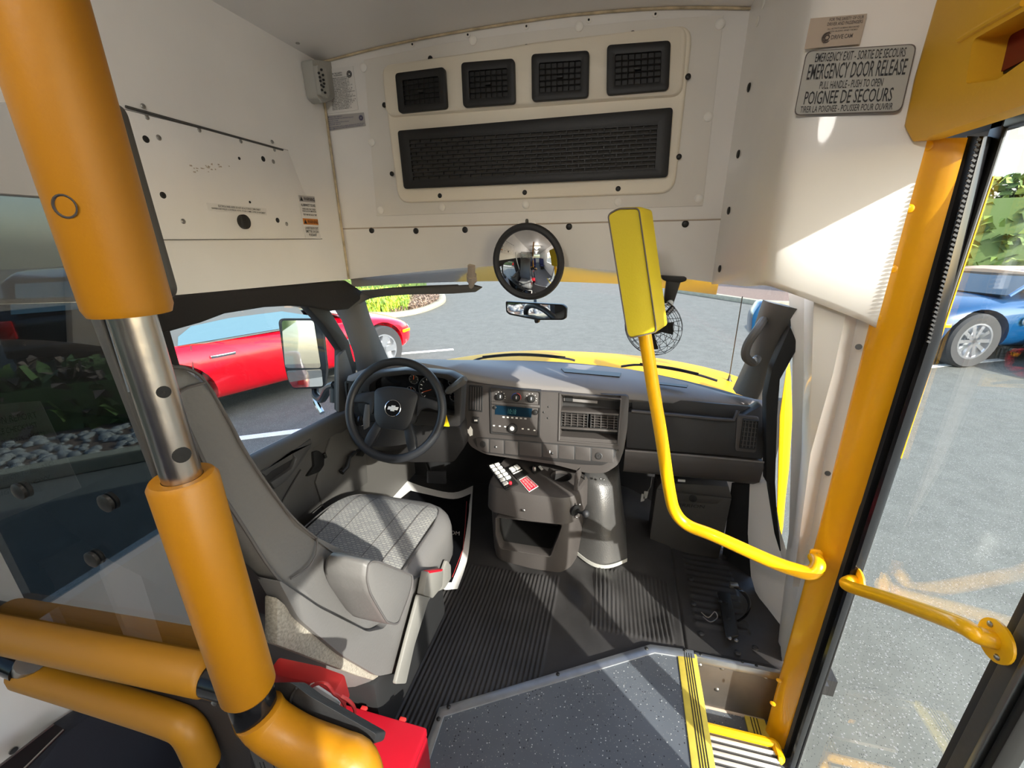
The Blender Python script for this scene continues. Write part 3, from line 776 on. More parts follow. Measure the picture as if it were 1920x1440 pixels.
for u, w in ((926, 798), (937, 799), (947, 800), (980, 804), (991, 805), (1002, 807)): B().box(S(u, w, .0155), (.009, .004, .005)).build('button', 'button_white', rad, bevel=.001)
# vents on the dash face
def vent(name, quad, nv, nh, par, m='black_plastic', d=.016, fw=.008, mslat='dash_plastic'):
    q = SS(quad, d)
    v = B().frame(q, inset(q, fw), (0, .03, 0)).build(name, m, par, bevel=.0015)
    B().prism(inset(q, fw * .8), (0, .0008, 0)).xf(Matrix.Translation((0, (.003 if d > .012 else .022), 0))).build('duct', 'black_matt', v)
    sl = B(); i = inset(q, fw)
    for k in range(nv):
        t = (k + .5) / nv; a = lerp(i[0], i[1], t); b = lerp(i[3], i[2], t); sl.prism([a + V((-.0016, 0, 0)), a + V((.0016, 0, 0)), b + V((.0016, 0, 0)), b + V((-.0016, 0, 0))], (0, .016, 0))
    for k in range(nh):
        t = (k + .5) / nh; a = lerp(i[0], i[3], t); b = lerp(i[1], i[2], t); sl.prism([a + V((0, .002, .0014)), b + V((0, .002, .0014)), b + V((0, .002, -.0014)), a + V((0, .002, -.0014))], (0, .014, 0))
    sl.build('louvres', mslat, v)
    return v
vent('air_vent', [(879, 722), (905, 724), (904, 773), (878, 770)], 5, 0, dash)
sw_ = B().prism(rpoly(SS([(885, 782), (898, 783), (898, 795), (885, 794)], .018), .004), (0, .01, 0)).build('switch', 'dash_dark', dash, bevel=.002)
B().prism(SS([(889, 787), (895, 787), (895, 790), (889, 790)], .019), (0, .003, 0)).build('mark', 'button_white', sw_)
# white peeled patch on the bezel
B().prism(SS([(874, 802), (878, 806), (882, 799), (886, 806), (886, 816), (881, 818), (878, 812), (874, 817), (872, 809)], .0135), (0, .002, 0)).build('peeled_patch', 'button_white', dash)
# open cubby with twin vents
cub_o = SS([(1048, 737), (1166, 747), (1160, 836), (1046, 828)], .0165); cub_i = SS([(1051, 740), (1163, 750), (1157, 833), (1049, 825)], .0165)
cb = B().frame(cub_o, cub_i, (0, .07, 0)).build('cubby', 'dash_plastic', dash, bevel=.002)
B().prism([p + V((0, .068, 0)) for p in cub_i], (0, .003, 0)).build('back_wall', 'dash_dark', cb)
B().prism(SS([(1050, 769), (1163, 776), (1163, 780), (1050, 773)], .012), (0, .055, 0)).build('shelf', 'dash_plastic', cb, bevel=.002)
B().prism(SS([(1049, 800), (1160, 807), (1160, 811), (1049, 804)], .012), (0, .055, 0)).build('shelf', 'dash_plastic', cb, bevel=.002)
B().prism(SS([(1057, 746), (1120, 752), (1120, 757), (1057, 752)], -.03), (0, .03, 0)).build('ledge', 'dash_top', cb, bevel=.001)
B().prism(SS([(1055, 811), (1124, 816), (1124, 822), (1055, 817)], -.03), (0, .03, 0)).build('ledge', 'dash_top', cb, bevel=.001)
B().prism(SS([(1059, 742), (1074, 743), (1074, 753), (1059, 752)], -.028), (0, .02, 0)).build('socket', 'black_matt', cb)
for a, b in ((1052, 1103), (1107, 1160)):
    s0 = (a - 1050) * .062; s1 = (b - 1050) * .062
    vent('air_vent', [(a, 773 + s0), (b, 773 + s1), (b - 1, 799 + s1), (a - 1, 799 + s0)], 4, 5, dash, d=.010, fw=.005)
# row of blank switches
sp = SS([(886, 823), (900, 820), (1150, 841), (1158, 846), (1150, 862), (1130, 873), (1085, 871), (908, 849), (893, 838)], .0145)
bl = B().prism(rpoly(sp, .012), (0, .01, 0)).build('switch_row', 'dash_dark', dash, bevel=.001)
for a, b in ((892, 916), (919, 944), (947, 971), (974, 1015), (1018, 1045), (1048, 1076), (1079, 1107), (1110, 1150)):
    s0 = 820 + (a - 892) * .083; s1 = 820 + (b - 892) * .083
    B().prism(rpoly(SS([(a, s0 + 1.5), (b, s1 + 1.5), (b, s1 + 27), (a + (4 if a < 900 else 0), s0 + 26 - (4 if a < 900 else 0))], .0155), .004), (0, .005, 0)).build('blank_switch', 'dash_plastic', bl, bevel=.001)
for u, w in ((906, 833), (1123, 855)):
    k = B().lathe([(.015, 0), (.015, .003), (.011, .004), (.011, .001), (.0045, .001), (.004, .0025)], S(u, w, .0155), SN, 20).build('socket', 'dash_dark', bl)
k = B().disc(S(930, 838, .0155), SN, .0055, .006, 14, .003).build('button', 'steel', bl)
B().disc(S(1035, 850, .0155), SN, .006, .005, 12, .002).build('thumb_wheel', 'black_plastic', bl); B().box(S(1031, 848, .016), (.004, .002, .016)).build('scale', 'button_white', bl)
for u, w in ((1028, 763), (1019, 773), (1027, 784), (1139, 842), (1159, 844), (1149, 859)): B().disc(S(u, w, .012), SN, .004, .002, 8, .001).build('screw', 'black_plastic', dash)
# passenger side: shelf recess, glove box, vent
G = lambda pts, d=0.0: SS(pts, d)
gb = B().prism(rpoly(G([(1177, 772), (1300, 782), (1376, 790), (1428, 760), (1438, 772), (1430, 862), (1375, 856), (1174, 840)], .004), .01), (0, .06, 0)).build('glove_box', 'dash_dark', dash, bevel=.003)
B().prism(rpoly(G([(1184, 742), (1420, 764), (1378, 786), (1186, 770)], -.03), .012), (0, .01, 0)).build('shelf_recess', 'dash_dark', dash, bevel=.004)
B().tube(SS([(1184, 771), (1260, 778), (1340, 786), (1376, 788), (1384, 770)], .012), .008, 8).build('shelf_lip', 'dash_plastic', dash)
kp = smoothpath([V((p.x, p.y - .012, p.z)) for p in SS([(1172, 842), (1300, 852), (1430, 864)])], 6)
B().loft([[p, p + V((0, -.012, -.02)), p + V((0, .0, -.09)), p + V((0, .06, -.135)), p + V((0, .12, -.12)), p + V((0, .1, 0))] for p in kp]).build('knee_panel', 'dash_plastic', dash, ang=50)
B().tube([p + V((0, -.004, .002)) for p in kp], .004, 6).build('seam_strip', 'dash_top', dash)
B().prism(rpoly(SS([(1382, 778), (1424, 782), (1418, 850), (1378, 846)], .012), .012), (0, .02, 0)).build('vent_surround', 'dash_plastic', dash, bevel=.004)
vent('air_vent', [(1394, 786), (1423, 789), (1417, 844), (1387, 841)], 4, 6, dash, d=.02, fw=.006)
# windscreen demister slots
for pts in ([(1052, 690), (1165, 699), (1162, 706), (1058, 697)], [(1235, 716), (1290, 722), (1288, 726), (1236, 720)]):
    B().prism([at(u, w, Z=.806) for u, w in pts], (0, 0, -.004)).build('demister_slot', 'black_plastic', dash)
# driver side: cluster hood, gauges
YC = 1.488
cl = thing('instrument_cluster', 'dark instrument cluster with white-ringed gauges behind the steering wheel', 'instruments', at(770, 730, Y=YC))
def C(u, w, y=YC): return at(u, w, Y=y)
ho = [C(*p, 1.44) for p in ((668, 716), (700, 700), (760, 694), (840, 702), (866, 716), (862, 800), (820, 800), (690, 790), (672, 770))]
hi_ = [C(*p, 1.44) for p in ((692, 722), (712, 708), (764, 702), (834, 710), (850, 722), (852, 780), (810, 772), (710, 766), (694, 756))]
B().frame(rpoly(ho, .015), rpoly(hi_, .015), (0, .06, 0)).build('hood', 'dash_dark', cl, bevel=.003)
B().prism(rpoly([C(*p) for p in ((680, 700), (860, 700), (862, 800), (680, 790))], .01), (0, .01, 0)).build('face', 'black_gloss', cl)
for u, w, r in ((776, 711, .021), (771, 734, .023), (809, 730, .058), (848, 716, .018), (852, 744, .020)):
    g = B().lathe([(r, 0), (r * .985, -.004), (r * .93, -.004), (r * .92, 0)], C(u, w), (0, 1, 0), 32, caps=False).build('gauge_ring', 'steel', cl)
    B().disc(C(u, w) + V((0, .001, 0)), (0, -1, 0), r * .9, .001, 28).build('dial', 'black_matt', g)
    for k in range(7 if r < .03 else 13):
        a = R(225 - 270 * k / (6 if r < .03 else 12)); d = V((math.cos(a), 0, math.sin(a)))
        B().tube([C(u, w) + d * r * .72 + V((0, -.002, 0)), C(u, w) + d * r * .86 + V((0, -.002, 0))], r * .022 + .0004, 4).build('tick', 'button_white', g)
    a = R(200 if r > .03 else 80); B().tube([C(u, w) + V((0, -.003, 0)), C(u, w) + V((math.cos(a) * r * .75, -.003, math.sin(a) * r * .75))], .0012, 5).build('needle', 'lamp_orange', g)
dl = [at(u, w, Y=1.50) for u, w in ((645, 715), (690, 716), (690, 790), (652, 768))]
B().prism(rpoly(dl, .01), (0, .08, 0)).build('door_side_panel', 'dash_dark', dash, bevel=.006)
q = [at(u, w, Y=1.495) for u, w in ((648, 714), (672, 716), (672, 764), (650, 756))]
dv = B().frame(q, inset(q, .01), (0, .03, 0)).build('air_vent', 'black_plastic', dash)
sl = B()
for k in range(5): a = bil(inset(q, .01), (k + .5) / 5, 0); b = bil(inset(q, .01), (k + .5) / 5, 1); sl.tube([a + V((0, .005, 0)), b + V((0, .005, 0))], .0016, 5)
sl.build('louvres', 'dash_plastic', dv)
ls = B().prism([at(u, w, Y=1.49) for u, w in ((678, 716), (690, 716), (690, 742), (678, 742))], (0, .02, 0)).build('light_switch', 'black_gloss', dash, bevel=.002)
for k in range(5): B().box(at(684, 721 + k * 5, Y=1.488), (.012, .003, .003)).build('mark', 'button_white', ls)
# lower dash under the column
kn = [at(u, w, Y=1.56) for u, w in ((700, 790), (862, 800), (872, 838), (850, 868), (770, 868), (700, 850))]
B().prism(rpoly(kn, .02), (0, .12, .02)).build('knee_bolster', 'dash_dark', dash, bevel=.008)
# ------------------------------------------------------------------ steering wheel
wc = at(741, 768, Y=1.33)
wz = (CAM_AT - wc); wz = V((.10, -.90, .42)).normalized()       # faces the driver, tipped up
wx = V((0, 0, 1)).cross(wz).normalized() * -1; wx = V((1, 0, 0)) - wz * wz.x; wx.normalize(); wy = wz.cross(wx)
WM = Matrix(((wx.x, wy.x, wz.x, wc.x), (wx.y, wy.y, wz.y, wc.y), (wx.z, wy.z, wz.z, wc.z), (0, 0, 0, 1)))
sw = thing('steering_wheel', 'black four-spoke steering wheel in front of the driver seat', 'steering wheel', wc)
RW = .188
B().tube([(RW * math.cos(2 * PI * k / 64), RW * math.sin(2 * PI * k / 64), 0) for k in range(64)], .0165, 14, closed=True).xf(WM).build('rim', 'wheel_black', sw)
hubp = [(-.092, .072), (-.04, .088), (.04, .088), (.094, .068), (.075, -.045), (.052, -.078), (-.052, -.078), (-.078, -.04)]
hub = B().loft([[V((x, y, -.03)) for x, y in rpoly2] for rpoly2 in [[(p.x, p.y) for p in rpoly([(x, y, 0) for x, y in hubp], .02)]]] + [[V((p.x * s, p.y * s, z)) for p in rpoly([(x, y, 0) for x, y in hubp], .02)] for s, z in ((1, .004), (.97, .012), (.8, .018), (.3, .021))]).xf(WM).build('hub', 'wheel_black', sw, ang=40)
em = B().lathe([(.033, 0), (.033, .004), (.029, .005), (.028, .003)], (0, .004, .019), (0, 0, 1), 32).xf(WM).build('emblem_disc', 'black_gloss', sw)
B().tube([(.031 * math.cos(2 * PI * k / 40), .004 + .031 * math.sin(2 * PI * k / 40), .0235) for k in range(40)], .0013, 6, closed=True).xf(WM).build('ring', 'chrome', em)
bow = [(-.021, -.006), (-.008, -.006), (-.009, -.011), (.007, -.011), (.0065, -.006), (.019, -.006), (.023, .006), (.009, .006), (.010, .011), (-.006, .011), (-.0065, .006), (-.018, .006)]
B().prism([V((x, y + .004, .0225)) for x, y in bow], (0, 0, .003)).xf(WM).build('bow_tie', 'silver_paint', em, bevel=.0006)
def spoke(pts, nm='spoke'):
    B().loft([[V((x, y, .006)) for x, y in pts], [V((x, y, -.02)) for x, y in pts]]).xf(WM).build(nm, 'wheel_black', sw, bevel=.006)
spoke([(-.085, .066), (-.18, .045), (-.178, .010), (-.13, .016), (-.108, .012), (-.098, -.03), (-.086, -.02)])
spoke([(.085, .062), (.178, .045), (.178, .008), (.128, .018), (.10, .008), (.088, -.02)])
spoke([(-.07, -.045), (-.100, -.10), (-.118, -.150), (-.088, -.168), (-.064, -.12), (-.045, -.075)])
spoke([(.07, -.045), (.094, -.10), (.108, -.155), (.080, -.172), (.058, -.12), (.045, -.075)])
B().prism([V((x, y, -.004)) for x, y in ((-.125, .01), (-.104, .01), (-.096, -.075), (-.118, -.09), (-.126, -.05))], (0, 0, .008)).xf(WM).build('button_pad', 'trim_grey', sw, bevel=.003)
B().lathe([(.02, 0), (.02, .01), (.015, .012)], (-.145, -.058, -.02), (0, 0, 1), 20).xf(WM).build('dial', 'black_gloss', sw)
B().lathe([(.055, -.28), (.05, -.1), (.062, -.04), (.05, -.02)], (0, -.01, 0), (0, 0, 1), 20).xf(WM).build('column', 'black_plastic', sw)
# stalks
gs = thing('gear_lever', 'column gear lever with a grey grip to the right of the steering wheel', 'gear lever', at(828, 752, Y=1.45))
p = [at(822, 768, Y=1.44), at(824, 750, Y=1.44), at(833, 737, Y=1.43)]
B().tube(smoothpath(p, 5), .009, 10).build('shaft', 'black_plastic', gs)
g0 = at(838, 735, Y=1.42); g1 = at(873, 710, Y=1.40); B().tube([g0, lerp(g0, g1, .12), lerp(g0, g1, .9), g1], [.010, .014, .017, .011], 8).build('grip', 'trim_grey', gs)
ts = tag(B().tube([at(720, 740, Y=1.42), at(700, 741, Y=1.40), at(678, 738, Y=1.385)], [.008, .010, .011], 10).build('indicator_stalk', 'black_plastic'), 'black indicator stalk left of the steering wheel hub', 'stalk')
ky = thing('key_bunch', 'ignition keys with a yellow paper tag beside the steering wheel', 'keys', at(833, 775, Y=1.42))
B().tube([at(832, 756, Y=1.43), at(834, 766, Y=1.42), at(835, 776, Y=1.42)], .004, 8).build('key', 'steel', ky)
B().prism(rpoly([at(828, 778, Y=1.42), at(836, 776, Y=1.42), at(843, 800, Y=1.41), at(829, 799, Y=1.41)], .003), (0, .0012, 0)).build('paper_tag', 'tag_yellow', ky)
B().prism([at(822, 790, Y=1.43), at(827, 790, Y=1.43), at(826, 808, Y=1.43), at(820, 808, Y=1.43)], (0, .001, 0)).build('white_tag', 'paper_grey', ky)

# ------------------------------------------------------------------ driver's door, pillars, headlining
dd = thing('door_panel', 'grey inner panel of the driver door with pull, latch and window crank', 'door panel', (-1.18, 1.3, .1))
XD = -1.19
sill = [at(u, w, X=XD) for u, w in ((300, 945), (475, 856), (655, 766))]
a, m_, b = sill
y0, y1 = .45, 1.72
zs = lambda y: a.z + (b.z - a.z) * (y - a.y) / (b.y - a.y)
B().loft([[V((XD - .04, y, zs(y) - .005)), V((XD - .015, y, zs(y) + .006)), V((XD + .012, y, zs(y) - .008)), V((XD + .018, y, zs(y) - .05)), V((XD + .004, y, zs(y) - .085)), V((XD - .04, y, zs(y) - .09))] for y in (y0, .8, 1.2, y1)]).build('sill', 'door_plastic', dd, ang=60)
B().b2((XD - .05, y0, .0), (XD - .004, y1 + .42, .62)).build('panel', 'door_plastic', dd)
dp = lambda u, w, d=0: at(u, w, X=XD + .002 + d)
arm = [dp(*p, .02) for p in ((487, 885), (545, 850), (584, 822), (586, 832), (572, 858), (540, 900), (516, 918), (508, 905), (548, 878), (556, 860), (548, 848), (500, 893))]
B().prism(arm, (-.035, 0, 0)).build('door_pull', 'trim_grey', dd, bevel=.005)
B().prism([dp(*p, .0035) for p in ((484, 900), (545, 851), (557, 856), (540, 885), (505, 912))], (-.004, 0, 0)).build('pocket', 'dash_dark', dd)
ha = B().prism(rpoly([dp(*p, .008) for p in ((588, 848), (598, 845), (608, 855), (608, 872), (600, 884), (576, 894), (590, 874))], .006), (-.012, 0, 0)).build('latch_handle', 'black_plastic', dd, bevel=.003)
B().tube([dp(608, 850, .012), dp(611, 858, .014)], .006, 8).build('lock_knob', 'black_plastic', ha)
B().prism(rpoly([dp(*p, .006) for p in ((606, 806), (640, 790), (656, 800), (640, 812), (616, 814))], .01), (-.02, 0, 0)).build('pull_cup', 'trim_grey', dd, bevel=.004)
ck = B().tube([dp(666, 848, .03), dp(655, 858, .035), dp(650, 876, .035), dp(640, 886, .03)], [.010, .009, .011, .013], 10).build('window_crank', 'black_plastic', dd)
B().disc(dp(667, 848, -.004), (1, 0, 0), .017, .038, 16).build('crank_hub', 'black_plastic', ck)
B().prism([dp(*p, .006) for p in ((566, 880), (588, 917), (588, 945), (545, 985), (520, 960))], (-.01, 0, 0)).build('speaker_pod', 'door_plastic', dd, bevel=.004)
B().prism([dp(*p, .004) for p in ((622, 815), (660, 800), (686, 845), (690, 905), (610, 960), (592, 905))], (-.01, 0, 0)).build('raised_field', 'door_plastic', dd, bevel=.004)
# door frame, headlining and A pillar
XH = -1.195
hl = [at(*p, X=XH) for p in ((296, 556), (650, 526), (690, 552), (655, 580), (622, 583), (590, 577), (556, 573), (500, 576), (425, 588), (380, 605), (320, 622), (290, 626))]
hdl = B().prism(hl, (-.05, 0, 0)).build('headlining', 'dark_cloth', bevel=.01, seg=3); struct(hdl); hdl.name = 'trim_9'
dfp = [at(*p, X=XH - .02) for p in ((590, 574), (606, 574), (648, 640), (650, 700), (640, 760), (656, 768), (664, 700), (660, 640), (640, 590), (620, 572))]
struct(B().prism([at(*p, X=XH - .01) for p in ((574, 572), (612, 570), (655, 640), (668, 690), (668, 770), (640, 770), (640, 690), (640, 656), (610, 612))], (-.04, 0, 0)).build('door_1', 'dash_dark', bevel=.006))
struct(B().prism([at(*p, X=XH) for p in ((636, 668), (648, 655), (662, 700), (660, 768), (636, 772))], (-.02, 0, 0)).build('trim_10', 'pillar_grey', bevel=.004))
bp = [at(*p, X=XH - .01) for p in ((286, 560), (312, 560), (308, 700), (312, 950), (270, 950), (278, 700))]
struct(B().prism(bp, (-.05, 0, 0)).build('trim_11', 'dash_dark', bevel=.006))
struct(B().prism([at(*p, X=XH - .035) for p in ((290, 560), (600, 560), (655, 640), (656, 770), (290, 960))], (-.004, 0, 0)).build('window_1', 'clear_glass', smooth=False))
# left A pillar: a tapering lofted post from header to dash
def pillar(name, Lp, Rp, y, dep, m):
    rings = []
    for (a, ya), (b, yb) in zip(Lp, Rp):
        A = at(*a, Y=ya); C_ = at(*b, Y=yb); mid = (A + C_) / 2 + V((0, -.012, 0))
        rings.append([A, lerp(A, C_, .2) + V((0, -.014, 0)), mid + V((0, -.008, 0)), lerp(A, C_, .8) + V((0, -.014, 0)), C_, C_ + V((0, dep, 0)), A + V((0, dep, 0))])
    return struct(B().loft(rings).build(name, m, ang=50))
pillar('trim_12', [((618, 566), 1.70), ((640, 600), 1.72), ((662, 660), 1.74), ((672, 705), 1.76)], [((668, 556), 1.74), ((682, 600), 1.78), ((704, 650), 1.82), ((728, 702), 1.86)], 0, .06, 'pillar_grey')
struct(B().tube(smoothpath([at(660, 572, Y=1.74), at(690, 553, Y=1.78), at(760, 545, Y=1.80), at(860, 541, Y=1.82)], 4), [.02] * 13, 8, flat=.6).build('trim_13', 'pillar_grey'))
# sun visor with its swivel post
vz = thing('sun_visor', 'folded grey sun visor hanging under the bulkhead on the driver side', 'sun visor', at(800, 545, Y=1.76))
v0 = [at(*p, Y=1.74) for p in ((672, 545), (740, 541), (830, 537), (885, 534), (903, 539), (890, 548), (850, 551), (760, 553), (690, 556))]
B().prism(v0, (0, .03, 0)).build('flap', 'pillar_grey', vz, bevel=.008)
B().tube([at(884, 498, Y=1.69), at(884, 518, Y=1.71), at(884, 538, Y=1.75)], [.016, .016, .012], 10).build('post', 'faded_sticker', vz)
B().tube([at(884, 516, Y=1.71), at(885, 526, Y=1.73)], .022, 10).build('collar', 'faded_sticker', vz)
# windscreen
wl = []
for i in range(13):
    t = i / 12; x = -1.2 + t * 1.78; k = abs((x + .32) / .9) ** 2.2
    wl.append([V((x, 2.10 - .30 * k, .70)), V((x, 1.945 - .2 * k, 1.25))])
struct(B().loft(wl, closed=False, caps=False).build('window_2', 'clear_glass', ang=80))
# right side of the cab: pillar, handle, door window, white moulded pillar
pillar('trim_14', [((1440, 566), 1.66), ((1425, 610), 1.70), ((1412, 670), 1.76), ((1380, 738), 1.80)], [((1500, 580), 1.62), ((1478, 620), 1.66), ((1450, 690), 1.72), ((1446, 752), 1.74)], 0, .06, 'pillar_grey')
gh = thing('pillar_grab_bar', 'grey moulded grab handle on the right windscreen pillar', 'handle', at(1425, 640, Y=1.64))
B().tube(smoothpath([at(1432, 600, Y=1.68), at(1420, 618, Y=1.63), at(1402, 645, Y=1.62), at(1398, 668, Y=1.62), at(1412, 680, Y=1.66), at(1420, 672, Y=1.70)], 5), .015, 10).build('grip', 'pillar_grey', gh)
B().disc(at(1414, 676, Y=1.655), (0, -1, 0), .013, .01, 12, .004).build('end_cap', 'aluminium', gh)
XP = .66
fp = [at(*p, Y=1.62) for p in ((1482, 612), (1494, 640), (1492, 660), (1463, 712), (1458, 780), (1454, 905), (1457, 960), (1466, 1045), (1462, 1046), (1449, 965), (1443, 906), (1437, 905), (1436, 745), (1448, 690))]
struct(B().prism(fp, (0, .05, 0)).build('door_2', 'black_matt', bevel=.006))
struct(B().prism([at(*p, Y=1.64) for p in ((1462, 712), (1494, 640), (1500, 800), (1486, 1045), (1466, 1045), (1458, 900))], (0, .004, 0)).build('window_3', 'clear_glass', smooth=False))
bd = [at(*p, Y=1.74) for p in ((1474, 692), (1477, 720), (1480, 800), (1474, 900), (1467, 960), (1462, 1020), (1455, 1000), (1461, 780))]
tag(B().prism(bd, (.05, .12, 0)).build('fender_panel', 'body_yellow', bevel=.01), 'yellow outer body panel seen through the narrow side window', 'body panel')
def strip(name, pts, m, dep=(.03, .03, 0)):
    b = B(); rg = []
    for row in pts: rg.append([at(u, w, Y=y) for u, w, y in row])
    b.loft(rg, closed=False, caps=False); b.loft([[p + V(dep) for p in r] for r in rg], closed=False, caps=False)
    return struct(b.build(name, m, ang=40))
# columns of the white moulding from the cab door to the yellow post, three heights each
strip('trim_15', [[(1478, 545, 1.64), (1508, 552, 1.60), (1526, 556, 1.20), (1590, 570, 1.175), (1612, 576, 1.195), (1646, 580, 1.15)],
                  [(1486, 650, 1.63), (1506, 700, 1.60), (1522, 700, 1.19), (1562, 700, 1.162), (1586, 700, 1.19), (1612, 700, 1.152)],
                  [(1485, 800, 1.62), (1502, 850, 1.58), (1512, 850, 1.19), (1520, 850, 1.165), (1548, 850, 1.20), (1576, 850, 1.156)],
                  [(1479, 1000, 1.60), (1488, 1000, 1.56), (1494, 1000, 1.20), (1500, 1000, 1.18), (1520, 1000, 1.21), (1540, 1000, 1.162)],
                  [(1464, 1100, 1.58), (1470, 1100, 1.54), (1474, 1100, 1.30), (1486, 1100, 1.26), (1498, 1100, 1.24), (1514, 1100, 1.168)],
                  [(1448, 1240, 1.40), (1450, 1240, 1.38), (1454, 1240, 1.36), (1458, 1240, 1.34), (1464, 1240, 1.28), (1478, 1240, 1.175)]], 'white_fibreglass')
strip('trim_16', [[(1406, 905, 1.70), (1437, 905, 1.66), (1452, 1000, 1.62)], [(1402, 1000, 1.68), (1420, 1000, 1.64), (1464, 1040, 1.60)], [(1408, 1080, 1.62), (1430, 1080, 1.58), (1478, 1080, 1.54)], [(1428, 1150, 1.52), (1442, 1170, 1.46), (1466, 1170, 1.42)], [(1445, 1240, 1.40), (1452, 1240, 1.36), (1458, 1240, 1.33)]], 'white_fibreglass')
strip('trim_17', [[(1372, 905, 1.78), (1406, 900, 1.74)], [(1352, 1058, 1.78), (1402, 1000, 1.72)], [(1360, 1062, 1.74), (1408, 1082, 1.66)], [(1440, 1238, 1.40), (1450, 1240, 1.39)]], 'black_matt')
for u, w, y in ((1610, 650, 1.15), (1552, 887, 1.155)):
    struct(B().disc(at(u, w, Y=y), (-.4, -.9, 0), .007, .003, 12).build('trim_18', 'steel'))
# ------------------------------------------------------------------ driver's seat
ds = thing('driver_seat', 'high-backed grey driver seat with patterned cushion and folded armrest', 'seat', (-.83, .9, 0))
XRt, XLt = -.575, -1.09
side = [(.86, .50), (.74, .60), (.655, .70), (.597, .804), (.541, .912), (.497, 1.03), (.470, 1.13), (.452, 1.20), (.43, 1.238), (.405, 1.243), (.392, 1.225), (.394, 1.16), (.405, 1.08), (.432, .96), (.466, .85), (.51, .735), (.60, .56), (.70, .41), (.82, .36)]
sc = [V((0, y, z)) for y, z in side]
cen = V((0, sum(p.y for p in sc) / len(sc), sum(p.z for p in sc) / len(sc)))
rings = []
for x, ins, bol in ((XRt - .012, .05, 0), (XRt, .012, 0), (XRt - .02, 0, .0), (XRt - .10, -.004, -.02), (XRt - .15, 0, -.055), (-.83, 0, -.06), (XLt + .15, 0, -.055), (XLt + .10, -.004, -.02), (XLt + .02, 0, 0), (XLt, .012, 0), (XLt + .012, .05, 0)):
    rg = []
    for i, p in enumerate(sc):
        d = (cen - p); q = p + d.normalized() * min(ins, d.length * .6)
        if i < 8: q = q + V((0, bol * (1 if i else .3), 0))
        up = .03 * (1 - (abs((x + .83) / .26)) ** 2) if 6 < i < 12 else 0
        rg.append(V((x, q.y, q.z + up)))
    rings.append(rg)
bk = B().loft(rings).build('backrest', 'seat_vinyl', ds, sub=1, ang=70)
B().loft([[V((x, y, z)) for y, z in ((.386, 1.17), (.396, 1.08), (.424, .96), (.458, .85), (.502, .735), (.59, .56), (.69, .42))] for x in (XRt - .03, XLt + .03)], closed=False, caps=False).build('back_panel', 'seat_back_dark', bk)
seam = smoothpath([at(*p, X=XRt + .001) for p in ((328, 742), (352, 800), (400, 900), (455, 985), (510, 1070), (560, 1122), (630, 1165), (700, 1192), (716, 1194))], 4)
B().tube(seam, .0028, 6).build('rear_seam', 'seat_stitch', bk)
B().tube(smoothpath([at(*p, X=XRt + .002) for p in ((330, 742), (350, 728), (384, 718))], 4), .002, 6).build('top_seam', 'seat_stitch', bk)
B().tube(smoothpath([at(*p, X=XRt + .002) for p in ((595, 1010), (592, 1040), (576, 1065), (545, 1085))], 4), .002, 6).build('side_seam', 'seat_stitch', bk)
B().tube(smoothpath([at(*p, X=XRt - .004) for p in ((310, 690), (345, 690), (384, 714), (430, 790), (470, 862), (545, 966), (595, 1010))], 4), .0025, 6).build('front_seam', 'seat_stitch', bk)
# cushion: rounded block with a fabric insert and piping
def pillow(x0, x1, y0, y1, z0, z1, r, n=10, dome=0.0, roll=0.0):
    """rounded block as stacked rounded-rectangle rings"""
    def ring(ins, z):
        pts = rpoly([(x0 + ins, y0 + ins, z), (x1 - ins, y0 + ins, z), (x1 - ins, y1 - ins, z), (x0 + ins, y1 - ins, z)], max(.01, r * 2.2 - ins), 6)
        return pts
    rg = [ring(r * .5, z0), ring(0, z0 + r * .5), ring(0, z1 - r)]
    for k in range(1, 6):
        a = k / 5 * PI / 2; rg.append(ring(r * (1 - math.cos(a)), z1 - r + r * math.sin(a)))
    for ins, d in ((r + .05, .5), (r + .12, .85)): rg.append(ring(ins, z1 + dome * d))
    return B().loft(rg)
cu = pillow(XLt, XRt + .01, .66, 1.335, .20, .415, .075, dome=.012).build('cushion', 'seat_vinyl', ds, ang=75)
mat('seat_fabric', (142, 138, 130), .9, bump=(320, .5)); 
m = MATS['seat_fabric']; t_ = m.node_tree; b_ = t_.nodes['Principled BSDF']
tc = [n for n in t_.nodes if n.type == 'TEX_COORD'][0]
br = t_.nodes.new('ShaderNodeTexBrick'); br.inputs['Scale'].default_value = 28; br.inputs['Color1'].default_value = (*lin((132, 130, 126)), 1); br.inputs['Color2'].default_value = (*lin((160, 156, 146)), 1); br.inputs['Mortar'].default_value = (*lin((118, 116, 114)), 1); br.inputs['Mortar Size'].default_value = .06
t_.links.new(tc.outputs['Object'], br.inputs['Vector']); t_.links.new(br.outputs['Color'], b_.inputs['Base Color'])
top = lambda x, y: V((x, y, .4285 + .004 * math.cos((x + .83) * 9) - max(0, (y - 1.17)) ** 2 * 1.9 - max(0, abs(x + .83) - .14) ** 2 * 1.0))
rows = []
for j in range(15):
    y = .72 + j * .0405
    e = max(0, (y - 1.2) / .085) ; w = .215 - .05 * min(1, e) ** 2
    rows.append([top(-.83 + w * (i / 8 - 1), y) for i in range(17)])
B().loft(rows, closed=False, caps=False).build('fabric_insert', 'seat_fabric', cu, ang=80)
for k, x in ((0, -.965), (1, -.89), (2, -.77), (3, -.695)):
    B().tube([top(x + .015 * math.sin((y - .72) * 3) * (1 if x > -.83 else -1), y) + V((0, 0, .0005)) for y in [.73 + .045 * i for i in range(13)]], .002 if k in (0, 3) else .0012, 6).build('quilt_seam', 'seat_stitch', cu)
for s in (1, -1):
    B().tube(smoothpath([V((-.83 + s * .225, .72, .421)), V((-.83 + s * .228, 1.0, .422)), V((-.83 + s * .22, 1.18, .418)), V((-.83 + s * .17, 1.285, .402)), V((-.83, 1.30, .40))], 5), .003, 6).build('piping', 'seat_stitch', cu)
